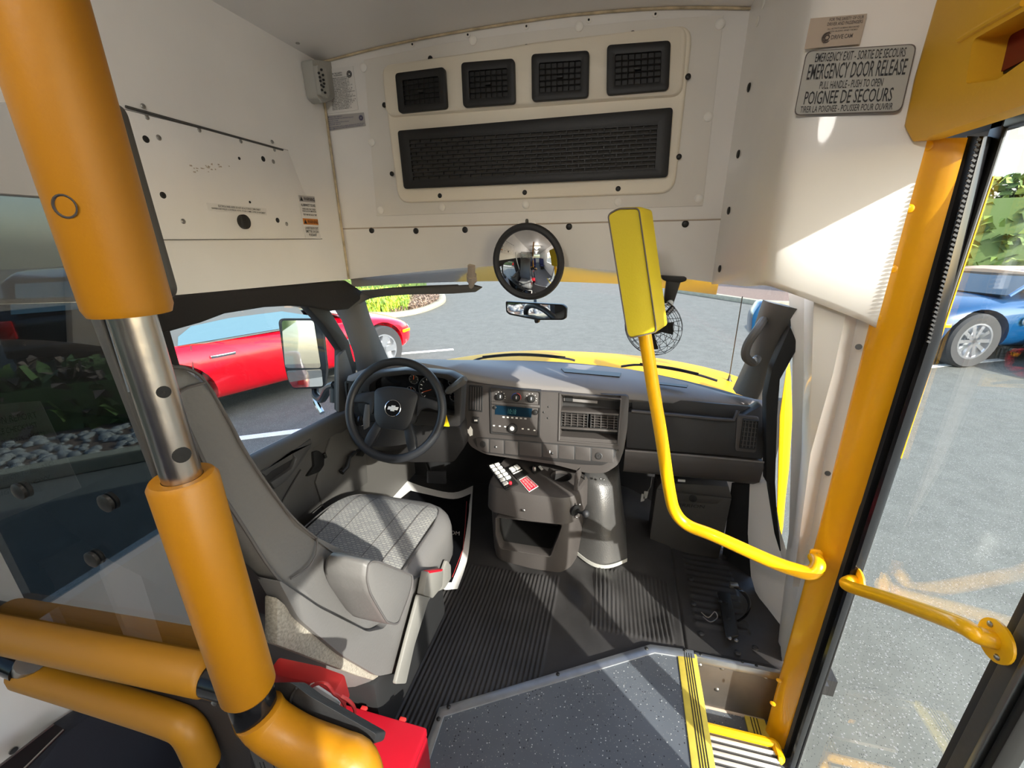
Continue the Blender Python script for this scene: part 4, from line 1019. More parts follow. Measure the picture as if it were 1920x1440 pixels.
# side skirt, carpeted base
sk = [at(*p, X=XRt + .012) for p in ((520, 1085), (600, 1140), (690, 1185), (722, 1178), (770, 1090), (800, 1075), (790, 1130), (768, 1225), (738, 1262), (708, 1268), (640, 1228), (560, 1160))]
B().prism(rpoly(sk, .02), (-.05, 0, 0)).build('side_skirt', 'seat_vinyl', ds, bevel=.012, seg=3)
B().b2((XLt + .03, .69, -.004), (XRt - .01, 1.16, .24)).build('pedestal', 'black_matt', ds, bevel=.02)
bs = [at(*p, X=XRt - .004) for p in ((520, 1120), (640, 1220), (712, 1268), (700, 1276), (672, 1268), (520, 1210))]
B().prism(bs, (-.03, 0, 0)).build('base_carpet', 'carpet_beige', ds, bevel=.004)
# armrest
ar = [at(*p, X=-.462) for p in ((686, 1057), (692, 1050), (705, 1049), (773, 1077), (774, 1090), (768, 1115), (747, 1170), (738, 1173), (723, 1168), (706, 1140), (690, 1112), (683, 1085))]
ar = rpoly(ar, .012)
ac = sum(ar, V()) / len(ar)
rg = [[ac + (p - ac) * s + V((d, .0, 0)) for p in ar] for s, d in ((.88, .004), (.97, 0), (1.0, -.010), (1.02, -.05), (1.02, -.085), (.9, -.10))]
am = B().loft(rg).build('armrest', 'seat_vinyl', ds, ang=60)
B().tube([ac + (p - ac) * .955 + V((.003, 0, 0)) for p in ar], .0022, 6, closed=True).build('piping', 'seat_stitch', am)
# buckle on its stalk
bk0 = [at(*p, X=-.535) for p in ((742, 1283), (762, 1282), (778, 1210), (806, 1120), (786, 1115), (766, 1190))]
be = thing('seatbelt_buckle', 'grey seat belt buckle with a red button on a stalk beside the seat', 'seat belt buckle', at(755, 1285, X=-.535))
B().prism(rpoly(bk0, .008), (-.012, 0, 0)).build('stalk', 'buckle_grey', be, bevel=.003)
B().prism(rpoly([at(*p, X=-.53) for p in ((802, 1072), (832, 1068), (830, 1100), (812, 1122), (794, 1116))], .006), (-.024, 0, 0)).build('housing', 'buckle_grey', be, bevel=.004)
B().prism([at(*p, X=-.528) for p in ((805, 1071), (831, 1067), (829, 1071), (806, 1075))], (-.02, 0, 0)).build('red_button', 'red_button', be, bevel=.001)
B().prism(rpoly([at(*p, X=-.545) for p in ((838, 1050), (846, 1060), (846, 1085), (834, 1104), (820, 1110), (828, 1078))], .008), (-.012, 0, 0)).build('lever', 'buckle_grey', be, bevel=.003)
# paper mat
pm = thing('paper_floor_mat', 'black paper floor mat with a white border in the driver footwell', 'paper mat', at(820, 1000, Z=.006))
po = smoothpath([at(*p, Z=.004) for p in ((763, 902), (800, 915), (850, 924), (887, 911))], 5) + smoothpath([at(*p, Z=.004) for p in ((886, 925), (884, 960), (878, 1040), (858, 1104))], 5) + [at(*p, Z=.004) for p in ((836, 1106), (740, 1080), (735, 930))]
mo = (at(808, 1000, Z=.004))
B().prism(po, (0, 0, .002)).build('border', 'paper', pm, smooth=False)
pi_ = smoothpath([at(*p, Z=.0075) for p in ((770, 920), (800, 927), (850, 936), (883, 926))], 5) + smoothpath([at(*p, Z=.0075) for p in ((880, 945), (878, 970), (866, 1040), (847, 1092))], 5) + [at(*p, Z=.0075) for p in ((835, 1092), (745, 1060), (745, 940))]
B().prism(pi_, (0, 0, .001)).build('field', 'black_gloss', pm, smooth=False)
q = [at(*p, Z=.009) for p in ((835, 994), (862, 997), (861, 1007), (834, 1004))]
letters('lettering', [('.COM', 0, 1, 0, .7)], q, 'paper_grey', pm)
B().tube([at(*p, Z=.0092) for p in ((875, 940), (872, 990), (868, 1030), (848, 1082))], .0015, 4).build('red_line', 'red_ring', pm)
# pedals
for nm, pts, lab in (('brake_pedal', ((800, 884), (835, 884), (836, 908), (800, 906)), 'black brake pedal pad under the dashboard'),):
    t = thing(nm, lab, 'pedal', at(818, 896, Y=1.78))
    B().prism(rpoly([at(*p, Y=1.76) for p in pts], .008), (0, .015, 0)).build('pad', 'black_rubber', t, bevel=.003)
    B().tube([at(806, 885, Y=1.775), at(800, 868, Y=1.82), at(806, 850, Y=1.86)], .008, 8).build('arm', 'black_plastic', t)
# ------------------------------------------------------------------ engine cover console
co = thing('engine_console', 'dark grey engine cover console with cup holder and open bin below the centre stack', 'console', (-.3, 1.55, 0))
ZT = .415
cyc = at(1052, 893, Z=ZT)
b0 = [(-.505, 1.47), (-.47, 1.435), (-.30, 1.415), (-.165, 1.42), (-.12, 1.45), (-.095, 1.52), (-.075, 1.62), (-.075, 1.70), (-.49, 1.70), (-.505, 1.60)]
def rg(z, d=0, dy=0): return [V((x + (-.3 - x) * d, y + (1.58 - y) * d + dy, z)) for x, y in b0]
upper = B().loft([[p for p in rpoly(rg(z, d, dy), .03)] for z, d, dy in ((.29, .02, .012), (.30, 0, .0), (.385, .01, .012), (.408, .03, .02), (ZT, .07, .03))])
cut = B().lathe([(.043, -.09), (.046, .03)], cyc, (0, 0, 1), 28).build('c', 'black_plastic')
upper.build('upper_body', 'dash_plastic', co, ang=28, cut=[cut])
B().lathe([(.042, -.088), (.0455, .002), (.049, .0025), (.049, -.004)], cyc, (0, 0, 1), 28, caps=False).build('cup_holder', 'dash_dark', co)
B().lathe([(.042, -.088), (.001, -.088)], cyc, (0, 0, 1), 28, caps=False).build('cup_floor', 'black_plastic', co)
# lower body with an open bin
b1 = rpoly(rg(.0, .04, .02), .03)
low = B().loft([[V((p.x, p.y, z)) + V((-.3 - p.x, 1.58 - p.y, 0)) * d for p in b1] for z, d in ((.02, .06), (.06, .03), (.18, .01), (.29, 0))])
bin_q = [at(*p, Y=1.44) for p in ((930, 966), (1057, 980), (1050, 1002), (1034, 1042), (938, 1026), (930, 1000))]
c2 = B().prism(rpoly([p + V((0, -.1, 0)) for p in bin_q], .012), (0, .30, 0)).build('c', 'black_plastic')
low.build('lower_body', 'dash_plastic', co, ang=45, cut=[c2])
ln = rpoly([p + V((0, .012, 0)) for p in inset(bin_q, .001)], .012)
B().loft([ln, [p + V((0, .2, 0)) for p in ln]], caps=False).poly([p + V((0, .2, 0)) for p in ln]).build('bin_shade', 'black_plastic', co)  # black insert in the bin, its inner shade put into the colour
B().frame(rpoly([p + V((0, -.012, 0)) for p in bin_q], .012), [p + V((0, -.012, 0)) for p in rpoly(inset(bin_q, .006), .012)], (0, .05, 0)).build('bin_rim', 'dash_plastic', co, bevel=.0015)
B().disc(at(982, 957, Y=1.415), (0, -1, 0), .006, .004, 12, .002).build('screw', 'steel', co)
# side bracket plate with ball mount
rm = thing('ball_mount', 'round ball mount bolted to the right side of the console', 'mount', at(1085, 955, Y=1.44))
B().disc(at(1079, 957, Y=1.455), (.75, -.66, 0), .024, .006, 24, .002).build('base', 'black_plastic', rm)
for u, w in ((1087, 946), (1081, 970)): B().disc(at(u, w, Y=1.447), (.75, -.66, 0), .0045, .004, 10, .002).build('screw', 'steel', rm)
c = at(1098, 963, Y=1.42)
B().tube([at(1084, 960, Y=1.445), c], .006, 8).build('stem', 'black_plastic', rm)
B().lathe([(.0001, -.0155), (.008, -.0133), (.0134, -.0078), (.0155, 0), (.0134, .0078), (.008, .0133), (.0001, .0155)], c, (0, 0, 1), 20).build('ball', 'black_rubber', rm)
pb = [at(*p, Y=1.50) for p in ((1077, 893), (1080, 884), (1086, 880), (1088, 892), (1082, 912), (1083, 962), (1073, 945))]
B().prism(pb, (.004, .02, 0)).build('side_bracket', 'dash_plastic', co, bevel=.002)
# switch panel
def flat(pts, h, name, m, par, z=ZT + .001, bevel=.001): return B().prism([at(*p, Z=z) for p in pts], (0, 0, h)).build(name, m, par, bevel=bevel)
sp_q = [(914, 874), (936, 867), (972, 909), (948, 920)]
sp = thing('switch_panel', 'black switch panel with white rocker switches on the console top', 'switch panel', at(943, 893, Z=ZT))
flat(sp_q, .006, 'panel', 'black_plastic', sp)
Q = [at(*p, Z=ZT + .0085) for p in sp_q]
for r in range(6):
    for c in range(2):
        if r == 5 and c == 1: continue
        cc = cell(Q, .10 + c * .44, .03 + r * .145, .46 + c * .44, .125 + r * .145)
        B().prism(rpoly(cc, .003, 3), (0, 0, .006)).build('rocker_switch', 'button_white' if True else '', sp, bevel=.0012)
B().lathe([(.007, 0), (.007, .007), (.005, .010)], at(957, 907, Z=ZT + .008), (0, 0, 1), 16).build('red_button', 'red_button', sp)
B().lathe([(.003, 0), (.003, .004)], at(950, 913, Z=ZT + .008), (0, 0, 1), 10).build('indicator', 'steel', sp)
s2q = [(949, 879), (969, 869), (992, 890), (970, 900)]
s2 = thing('switch_panel', 'small black switch plate with two white rockers beside the red label', 'switch panel', at(970, 885, Z=ZT))
flat(s2q, .006, 'panel', 'black_plastic', s2)
Q = [at(*p, Z=ZT + .008) for p in s2q]
for c in range(2): B().prism(rpoly(cell(Q, .12 + .42 * c, .12, .46 + .42 * c, .42), .003, 3), (0, 0, .007)).build('rocker_switch', 'button_white', s2, bevel=.0012)
B().prism(cell(Q, .1, .5, .9, .56), (0, 0, .001)).build('white_line', 'button_white', s2)
s3q = [(992, 878), (1003, 873), (1014, 884), (1002, 890)]
s3 = thing('rotary_switch', 'silver rotary knob on a small black plate near the cup holder', 'switch', at(1003, 881, Z=ZT))
flat(s3q, .006, 'plate', 'black_plastic', s3)
B().lathe([(.010, 0), (.010, .012), (.008, .016), (.0075, .022), (.004, .023)], at(1002, 882, Z=ZT + .006), (0, 0, 1), 18).build('knob', 'steel', s3)
B().prism([at(*p, Z=ZT + .007) for p in ((1009, 875), (1013, 873), (1019, 880), (1015, 882))], (0, 0, .001)).build('scale', 'paper', s3)
lq = [(973, 900), (988, 892), (1010, 912), (992, 923)]
lb = thing('red_label', 'red label with white lettering stuck on the console top', 'label', at(991, 907, Z=ZT))
flat(lq, .0015, 'border', 'paper', lb, bevel=0)
Q = [at(*p, Z=ZT + .0026) for p in lq]
B().prism(cell(Q, .06, .05, .94, .95), (0, 0, .0006)).build('field', 'red_sign', lb)
Q2 = [Q[3], Q[0], Q[1], Q[2]]
letters('lettering', [('FASTEN SEAT BELT', .10, .90, .16, .32), ('DO NOT EXCEED', .14, .86, .42, .58), ('POSTED SPEED', .10, .90, .68, .84)], [p + V((0, 0, .001)) for p in Q2], 'paper', lb)
# rubbery grey engine boot right of the console
bo = thing('engine_cover_cone', 'speckled grey tapered engine cover right of the console', 'engine cover', at(1130, 1040, Y=1.62))
rr = []
for (ul, wl_), (ur, wr_), y in (((1094, 872), (1150, 884), 1.66), ((1092, 900), (1158, 905), 1.62), ((1088, 960), (1164, 962), 1.60), ((1084, 1005), (1170, 1015), 1.58), ((1078, 1032), (1176, 1048), 1.56)):
    A = at(ul, wl_, Y=y); C_ = at(ur, wr_, Y=y + .02); n = 12
    r = []
    for k in range(n + 1):
        t = k / n; p = lerp(A, C_, t); r.append(p + V((0, -.055 * math.sin(PI * t) , -.012 * math.sin(PI * t))))
    rr.append(r + [C_ + V((0, .2, 0)), A + V((0, .2, 0))])
B().loft(rr).build('cone', 'boot_grey', bo, ang=60)
def band(lst, off, wid, name, m):
    ringA = [p + V((0, -off, 0)) for p in lst[:13]]
    B().loft([[p + V((0, 0, wid / 2)), p + V((0, -.003, wid / 2)), p + V((0, -.003, -wid / 2)), p + V((0, 0, -wid / 2))] for p in ringA]).build(name, m, bo)
band(rr[4], .004, .018, 'base_seal', 'grey_box'); 
#mid = [lerp(a, b, .25 + .5 * i / 12) for i, (a, b) in enumerate(zip(rr[2], rr[3]))]
#band([lerp(rr[2][i], rr[2][i], 0) + V((0, 0, .02 - .05 * i / 12)) for i in range(13)], .003, .022, 'strap', 'black_rubber')
B().tube([at(1096, 890, Y=1.60), at(1092, 960, Y=1.57), at(1086, 1005, Y=1.555)], .003, 6).build('edge_seam', 'black_matt', bo)
for u, w in ((1126, 897), (1132, 899), (1083, 1001)): B().disc(at(u, w, Y=1.575), (0, -1, 0), .0045, .006, 10, .003).build('screw', 'steel', bo)
# lock box under the dash
lk = thing('lock_box', 'dark steel box with a round lock and raised lettering under the glove box', 'box', at(1290, 1050, Y=1.75))
bx = [at(*p, Y=1.75) for p in ((1231, 917), (1372, 935), (1346, 1056), (1214, 1040))]
B().loft([bx, [p + V((0, .12, .03)) for p in bx]]).build('body', 'box_steel', lk, bevel=.004)
B().prism([at(*p, Y=1.749) for p in ((1231, 917), (1240, 905), (1366, 912), (1372, 934))], (0, .06, .01)).build('top', 'box_steel', lk, bevel=.003)
B().prism([at(*p, Y=1.747) for p in ((1248, 921), (1357, 933), (1345, 944), (1250, 938))], (0, -.003, 0)).build('flap', 'box_steel', lk, bevel=.0015)
B().lathe([(.017, 0), (.017, .005), (.012, .006)], at(1299, 934, Y=1.745), (0, -1, 0), 20).build('lock', 'black_plastic', lk)
letters('lettering', [('TERRION', 0, 1, 0, 1)], [at(*p, Y=1.744) for p in ((1264, 943), (1322, 947), (1320, 953), (1262, 949))], 'black_matt', lk)
kk = thing('hanging_keys', 'small keys hanging on a wire under the dashboard by the steel box', 'keys', at(1212, 930, Y=1.70))
B().tube([at(1226, 868, Y=1.76), at(1222, 897, Y=1.72), at(1220, 912, Y=1.71), at(1214, 922, Y=1.70)], .0016, 5).build('wire', 'steel', kk)
for d in (0, 5): B().prism(rpoly([at(u - d, w + d, Y=1.70) for u, w in ((1208, 921), (1216, 922), (1213, 934), (1206, 936))], .003), (0, .003, 0)).build('key', 'steel', kk)
tag(B().prism([at(*p, Y=1.73) for p in ((1271, 899), (1285, 900), (1285, 904), (1271, 903))], (0, .004, 0)).build('white_clip', 'button_white'), 'tiny white clip at the lower edge of the glove box', 'clip')
# strap, bracket and wire on the passenger footwell plate
sb = thing('retaining_strap', 'curled black strap with a metal buckle on the passenger floor', 'strap', at(1390, 1120, Z=0))
pts = [at(1376, 1098, Z=.10), at(1390, 1108, Z=.10), at(1402, 1122, Z=.085), at(1405, 1138, Z=.06), at(1398, 1154, Z=.03), at(1383, 1165, Z=.005)]
B().tube(smoothpath(pts, 4), .011, 6, flat=.2, up=(1, 0, 0)).build('webbing', 'black_gloss', sb)
B().box(pts[0], (.03, .02, .02)).build('buckle', 'steel', sb, bevel=.003)
B().tube(smoothpath([at(1315, 1148, Z=.01), at(1328, 1158, Z=.008), at(1340, 1147, Z=.02), at(1345, 1158, Z=.008), at(1332, 1166, Z=.006), at(1318, 1156, Z=.006)], 4), .0022, 6).build('wire_loop', 'steel', sb)
br = thing('floor_bracket', 'black seat bracket with bolts on the passenger footwell plate', 'bracket', at(1370, 1170, Z=0))
B().prism([at(*p, Z=.004) for p in ((1345, 1112), (1368, 1116), (1385, 1195), (1360, 1200))], (0, 0, .012)).build('plate', 'black_plastic', br, bevel=.003)
for u, w in ((1350, 1128), (1360, 1132), (1368, 1197), (1380, 1201), (1366, 1160)): B().disc(at(u, w, Z=.014), (0, 0, 1), .008, .006, 8, .002).build('bolt', 'steel' if w > 1190 else 'black_plastic', br)
for u, w in ((1296, 1086), (1300, 1132), (1315, 1188), (1416, 1215), (1383, 1224)):
    struct(B().disc(at(u, w, Z=-.006), (0, 0, 1), .011, .004, 14, .004).build('trim_19', 'black_rubber'))
# ------------------------------------------------------------------ air unit on the bulkhead
ac = thing('air_vent_panel', 'cream air conditioning panel with four square vents on the bulkhead', 'air vent panel', at(1000, 300, Y=YF))
W = lambda pts, d=0.0: [at(u, w, Y=YF - d) for u, w in pts]
pl = W([(682, 112), (850, 78), (1000, 58), (1200, 38), (1357, 28), (1318, 386), (706, 405)], .004)
B().prism(pl, (0, .004, 0)).build('backing_plate', 'cream_plate', ac, bevel=.0015)
fo = rpoly(W([(716, 132), (1000, 80), (1300, 46), (1264, 362), (748, 381)], .012), .05)
fi = inset(fo, .012)
B().loft([[p + V((0, .008, 0)) for p in fo], fo, [p + V((0, -.006, 0)) for p in inset(fo, .006)], [p + V((0, -.006, 0)) for p in fi]]).build('housing', 'cream_housing', ac, ang=60)
ho = rpoly(W([(719, 128), (1000, 83), (1290, 52), (1280, 182), (1000, 203), (728, 222)], .012), .035)
B().loft([ho, [p + V((0, -.022, 0)) for p in inset(ho, .006)], [p + V((0, -.028, 0)) for p in inset(ho, .014)]]).build('vent_shroud', 'cream_housing', ac, ang=60)
for q4 in (((740, 137), (833, 125), (838, 203), (747, 212)), ((864, 117), (964, 109), (966, 194), (868, 201)), ((996, 101), (1105, 94), (1103, 182), (997, 190)), ((1138, 84), (1258, 75), (1254, 168), (1137, 178))):
    q = W(q4, .058); o = rpoly(q, .014)
    q_in = [bil(q, u, v) for u, v in ((.14, .2), (.86, .2), (.86, .82), (.14, .82))]
    v = B().frame(o, rpoly(q_in, .004), (0, .018, 0)).build('square_vent', 'vent_black', ac, bevel=.002)
    B().prism([p + V((0, .010, 0)) for p in q_in], (0, .002, 0)).build('duct', 'vent_black', v)
    g = B()
    for k in range(1, 7):
        a = bil(q_in, k / 7, 0); b = bil(q_in, k / 7, 1); g.tube([a + V((0, .004, 0)), b + V((0, .004, 0))], .0016, 4)
    for k in range(1, 5):
        a = bil(q_in, 0, k / 5); b = bil(q_in, 1, k / 5); g.tube([a + V((0, .002, 0)), b + V((0, .002, 0))], .0016, 4)
    g.build('grid', 'vent_black', v)
    B().box(bil(q_in, .5, .5) + V((0, .0, 0)), (.022, .006, .008)).build('tab', 'vent_black', v, bevel=.002)
gq = W(((745, 245), (1262, 201), (1252, 332), (757, 354)), .034)
gi = [bil(gq, u, v) for u, v in ((.045, .16), (.955, .22), (.955, .86), (.045, .86))]
gr = B().frame(rpoly(gq, .012), rpoly(gi, .003), (0, .01, 0)).build('return_grille', 'vent_black', ac, bevel=.0015)
fm = mat('filter_grey', (70, 67, 63), .9, bump=(400, 1))
B().prism([p + V((0, .009, 0)) for p in gi], (0, .002, 0)).build('filter', 'filter_grey', gr)
mesh = B()
nr = 10
for r in range(nr + 1):
    a = bil(gi, 0, r / nr); b = bil(gi, 1, r / nr); mesh.prism([a + V((0, 0, .0022)), b + V((0, 0, .0022)), b + V((0, 0, -.0022)), a + V((0, 0, -.0022))], (0, .005, 0))
nc = 21
for r in range(nr):
    for c in range(nc):
        u = (c + (.5 if r % 2 else 0)) / nc
        a = bil(gi, u, r / nr); b = bil(gi, u, (r + 1) / nr); mesh.prism([a + V((-.0018, 0, 0)), a + V((.0018, 0, 0)), b + V((.0018, 0, 0)), b + V((-.0018, 0, 0))], (0, .005, 0))
mesh.build('brick_mesh', 'vent_black', gr, smooth=False)
for u, w in ((682, 127), (887, 76), (1086, 50), (1350, 45), (697, 267), (1328, 219), (714, 394), (829, 389), (986, 384), (1159, 378), (1310, 372)):
    B().disc(at(u, w, Y=YF - .004), (0, -1, 0), .0145, .006, 20, .004).build('button_cap', 'button_white', ac)
for u, w in ((807, 110), (987, 89), (1186, 64), (1290, 144), (1273, 294), (1159, 354), (984, 361), (825, 367), (735, 326), (721, 197)):
    B().disc(at(u, w, Y=YF - .016), (0, -1, 0), .009, .005, 14, .003).build('black_cap', 'black_plastic', ac)
# notices left of the air unit, and the small grey control box
def sticker(name, label, q, m, rows, mi='ink', cat='sticker', extra=None):
    t = thing(name, label, cat, sum(q, V()) / 4)
    n = (q[1] - q[0]).cross(q[3] - q[0]).normalized()
    if n.dot(CAM_AT - q[0]) < 0: n = -n
    B().prism(q, n * .0012).build('sheet', m, t, smooth=False)
    q2 = [p + n * .0013 for p in q]
    if rows: letters('lettering', rows, q2, mi, t, .0009, .012)
    return t, q2, n
rows = [('FOR THE SAFETY', .25, .62, .10, .14), ('PASSENGERS', .33, .62, .15, .18)]
words = ['MAXIMUM LOAD CAPACITY', 'DRIVER AND PASSENGERS', 'SEATED CAPACITY 20', 'GROSS VEHICLE MASS', 'TIRE SIZE AND PRESSURE', 'FRONT AXLE RATING', 'REAR AXLE RATING', 'WHEEL SIZE']
for k in range(20):
    v = .21 + k * .037
    rows.append((words[k % 8] + (' 1 9' if k % 3 else ' KG'), .22 if k < 14 else .2, random.uniform(.75, .97), v, v + .024))
s1, q2, n = sticker('capacity_notice', 'white printed notice in the corner left of the air vent panel', W([(607, 131), (662, 124), (672, 206), (613, 214)], .002), 'paper', rows)
def roundel(c, r, par, m):
    B().tube([c + V((math.cos(a) * r, -.001, math.sin(a) * r)) for a in [2 * PI * k / 24 for k in range(24)]], .0014, 4, closed=True).build('ring', m, par)
    B().tube([c + V((math.cos(a) * r * .6, -.001, math.sin(a) * r * .6)) for a in [2 * PI * k / 6 for k in range(6)]], .0016, 4, closed=True).build('maple_mark', m, par)
roundel(at(655, 139, Y=YF - .004), .010, s1, 'ink')
rows = [('MANUFACTURER / FABRICANT', .04, .42, .08, .16), ('THIS VEHICLE CONFORMS TO ALL APPLICABLE STANDARDS', .04, .72, .22, .29), ('DATE', .04, .3, .36, .42), ('VEHICLE IDENTIFICATION', .04, .58, .48, .54), ('TYPE BUS', .04, .36, .6, .66), ('NOT REGISTERED UNTIL ALTERED SEE MANUAL FOR DETAILS', .04, .98, .76, .83), ('NON IMMATRICULE AVANT MODIFICATION VOIR MANUEL', .04, .95, .87, .94)]
s2, q2, n = sticker('compliance_notice', 'pale blue printed strip below the larger notice by the wall corner', W([(613, 217), (682, 211), (686, 236), (616, 246)], .002), 'paper_grey', rows, 'ink_blue')
roundel(at(677, 221, Y=YF - .004), .008, s2, 'ink_blue')
cbx = thing('control_box', 'grey plastic box with black terminals high in the left corner', 'control box', at(588, 150, X=XL))
Q = [at(*p, X=XL) for p in ((564, 114), (592, 118), (608, 170), (600, 188), (583, 194))]
B().prism(rpoly([at(*p, X=XL + .001) for p in ((563, 114), (602, 118), (610, 180), (603, 191), (585, 196), (574, 184))], .01), (.05, 0, 0)).build('case', 'grey_box', cbx, bevel=.006)
B().prism(rpoly([at(*p, X=XL + .052) for p in ((586, 123), (603, 127), (611, 178), (606, 186), (594, 178))], .006), (.02, 0, 0)).build('cover', 'grey_box', cbx, bevel=.003)
for i, (u, w) in enumerate(((602, 131), (597, 137), (599, 145), (600, 152), (602, 160), (603, 169), (605, 141), (606, 150), (607, 157), (609, 174), (606, 163))):
    B().disc(at(u, w, X=XL + .074), (1, -.3, 0), .004, .009, 8, .002).build('terminal', 'black_plastic', cbx)
# electrical panel on the left wall
LW = lambda pts, d=0.0: [at(u, w, X=XL + d) for u, w in pts]
ep = thing('electrical_panel', 'white hinged electrical panel with screws and a black knob on the left wall', 'electrical panel', at(420, 380, X=XL))
eq = LW([(215, 201), (540, 282), (604, 448), (290, 450)], .003)
B().prism(LW([(216, 202), (538, 282), (602, 447), (291, 449)], .0), (.004, 0, 0)).build('cover', 'white_wall', ep, bevel=.0008)
B().tube(LW([(540, 282), (215, 201), (290, 450), (604, 448)], .003), .0011, 5).build('edge', 'ink_soft', ep)
B().tube([at(236, 200, X=XL + .004), at(530, 281, X=XL + .004)], .0035, 8).build('hinge', 'trim_grey', ep)
for u, w, r, m in ((273, 261, .0085, 'black_plastic'), (305, 366, .0085, 'black_plastic'), (493, 298, .0085, 'black_plastic'), (520, 413, .0085, 'black_plastic'),
                   (297, 258, .007, 'steel'), (275, 220, .006, 'steel'), (373, 244, .006, 'steel'), (451, 265, .006, 'steel'), (343, 415, .007, 'steel'), (537, 420, .007, 'steel'), (512, 303, .007, 'steel'), (514, 281, .006, 'steel'), (448, 297, .0045, 'black_matt'), (468, 379, .004, 'black_matt'), (268, 199, .006, 'steel'), (510, 266, .006, 'steel')):
    B().disc(at(u, w, X=XL + .003), (1, 0, 0), r, .003, 12, .002).build('screw', m, ep)
k = B().lathe([(.022, 0), (.022, .01), (.018, .012)], at(455, 416, X=XL + .003), (1, 0, 0), 24).build('knob', 'black_plastic', ep)
B().box(at(455, 416, X=XL + .02), (.012, .008, .034)).build('grip', 'black_plastic', k, bevel=.002)
lq = LW([(387, 380), (499, 391), (500, 404), (391, 394)], .0045)
l1 = B().prism(lq, (.001, 0, 0)).build('panel_label', 'paper', ep, smooth=False); l1['label'] = 'white label strip with two lines of black print'
letters('lettering', [('ELECTRICAL PANEL INSIDE. DO NOT USE AS STORAGE COMPARTMENT', .16, .88, .15, .42), ("PANNEAU ELECTRIQUE A L'INTERIEUR. NE PAS UTILISER COMME COFFRE DE RANGEMENT", .05, .97, .56, .84)], lq, 'ink', l1, .0018, .006)
sc = B()
for i in range(26): 
    u = random.choice([random.gauss(400, 16), random.gauss(385, 8)]); w = random.gauss(314, 4)
    p = at(u, w, X=XL + .0045); sc.box(p, (.0004, random.uniform(.002, .008), random.uniform(.001, .004)))
sc.build('scuff_marks', 'faded_sticker', ep, smooth=False)['kind'] = 'stuff'
s3, q2, n = sticker('warning_sticker', 'tall warning sticker with grey and orange headers at the corner of the electrical panel', LW([(558, 365), (589, 368), (601, 448), (573, 447)], .005), 'paper', [('ALARM MUST SOUND', .06, .95, .19, .25), ('WHEN AND ONLY WHEN', .1, .92, .29, .33), ('VEHICLE IS IN MOTION', .08, .94, .34, .38), ('TEST BEFORE EACH TRIP', .1, .95, .42, .46), ("L'AVERTISSEUR DOIT", .06, .92, .72, .78), ('EMETTRE UN SON', .08, .9, .80, .86), ('PUISSANT', .25, .75, .88, .94)])
for a, b, m, tx in ((.01, .15, 'paper_grey', 'WARNING'), (.53, .67, 'ink_orange', 'WARNING')):
    h = B().prism(cell(q2, .02, a, .98, b), n * .0008).build('header', m, s3)
    letters('lettering', [(tx, .28, .96, a + .03, b - .03)], q2, 'ink', h, .0014, .01)
    B().prism([bil(q2, .06, b - .02), bil(q2, .24, b - .02), bil(q2, .15, a + .02)], n * .0012).build('triangle', 'ink', h)
# wall fixings
for u, w in ((500, 63), (558, 80)):
    struct(B().disc(at(u, w, Z=2.066), (0, 0, -1), .007, .003, 12).build('trim_20', 'steel'))
# emergency sign on the corner panel
cpn = CPN; CP = lambda pts, d=.012: [onp(u, w, CPP + cpn * d, cpn) for u, w in pts]
es = thing('emergency_door_sign', 'silver bilingual emergency door release sign beside the yellow header', 'sign', onp(1600, 150, CPP, cpn))
q = CP([(1512, 96), (1720, 82), (1690, 210), (1488, 217)])
B().prism(rpoly(q, .012), cpn * .0015).build('border', 'ink_soft', es, smooth=False)
qi = [bil(q, u, v) + cpn * .0016 for u, v in ((.01, .015), (.99, .015), (.99, .985), (.01, .985))]
B().prism(rpoly(qi, .012), cpn * .0008).build('plate', 'grey_box', es, smooth=False)
letters('lettering', [('EMERGENCY EXIT - SORTIE DE SECOURS', .10, .93, .035, .17), ('EMERGENCY DOOR RELEASE', .05, .965, .20, .44), ('PULL HANDLE - PUSH TO OPEN', .20, .79, .48, .60), ('POIGNEE DE SECOURS', .07, .90, .63, .84), ('TIRER LA POIGNEE - POUSSER POUR OUVRIR', .05, .925, .87, .975)], [p + cpn * .001 for p in qi], 'ink', es, .001, .005)
q = CP([(1520, 35), (1626, 26), (1612, 83), (1508, 92)], .010)
s5, q2, n = sticker('safety_sticker', 'faded beige safety sticker above the emergency sign', q, 'faded_sticker', [('FOR THE SAFETY OF OUR', .36, .96, .05, .15), ('DRIVER AND PASSENGERS', .34, .96, .19, .30), ('ALL ACTIVITY IS BEING RECORDED', .36, .92, .38, .43), ('WITH AUDIO AND VIDEO', .38, .9, .47, .52), ('DRIVE', .46, .68, .62, .76), ('CAM', .70, .84, .62, .76)], 'ink_soft')
roundel(bil(q2, .38, .69) , .008, s5, 'ink_soft')
# round convex mirror and the rear-view mirror below it
cm = thing('convex_mirror', 'round black-rimmed convex mirror hanging in front of the bulkhead', 'mirror', at(990, 493, Y=1.58))
c = at(989, 493, Y=1.58); n = V((-.12, -.965, -.12)).normalized(); e1 = n.cross(V((0, 0, 1))).normalized(); e2 = n.cross(e1)
mr = (at(1058, 493, Y=1.58) - at(920, 493, Y=1.58)).length / 2
B().lathe([(mr * .82, .006), (mr * .9, .014), (mr * .97, .010), (mr, -.004), (mr * .95, -.02), (mr * .4, -.035), (.001, -.036)], c, n, 48, caps=False).build('rim', 'black_rubber', cm)
B().lathe([(mr * .85 * math.sin(a) / math.sin(.6), .006 + mr * 1.5 * (math.cos(a) - math.cos(.6))) for a in [.6 * (1 - k / 12) for k in range(13)]], c, n, 48, caps=False).build('convex_glass', 'mirror', cm)
B().tube([at(988, 413, Y=1.695), at(988, 420, Y=1.66), c - n * .03], [.006, .006, .008], 8).build('arm', 'black_plastic', cm)
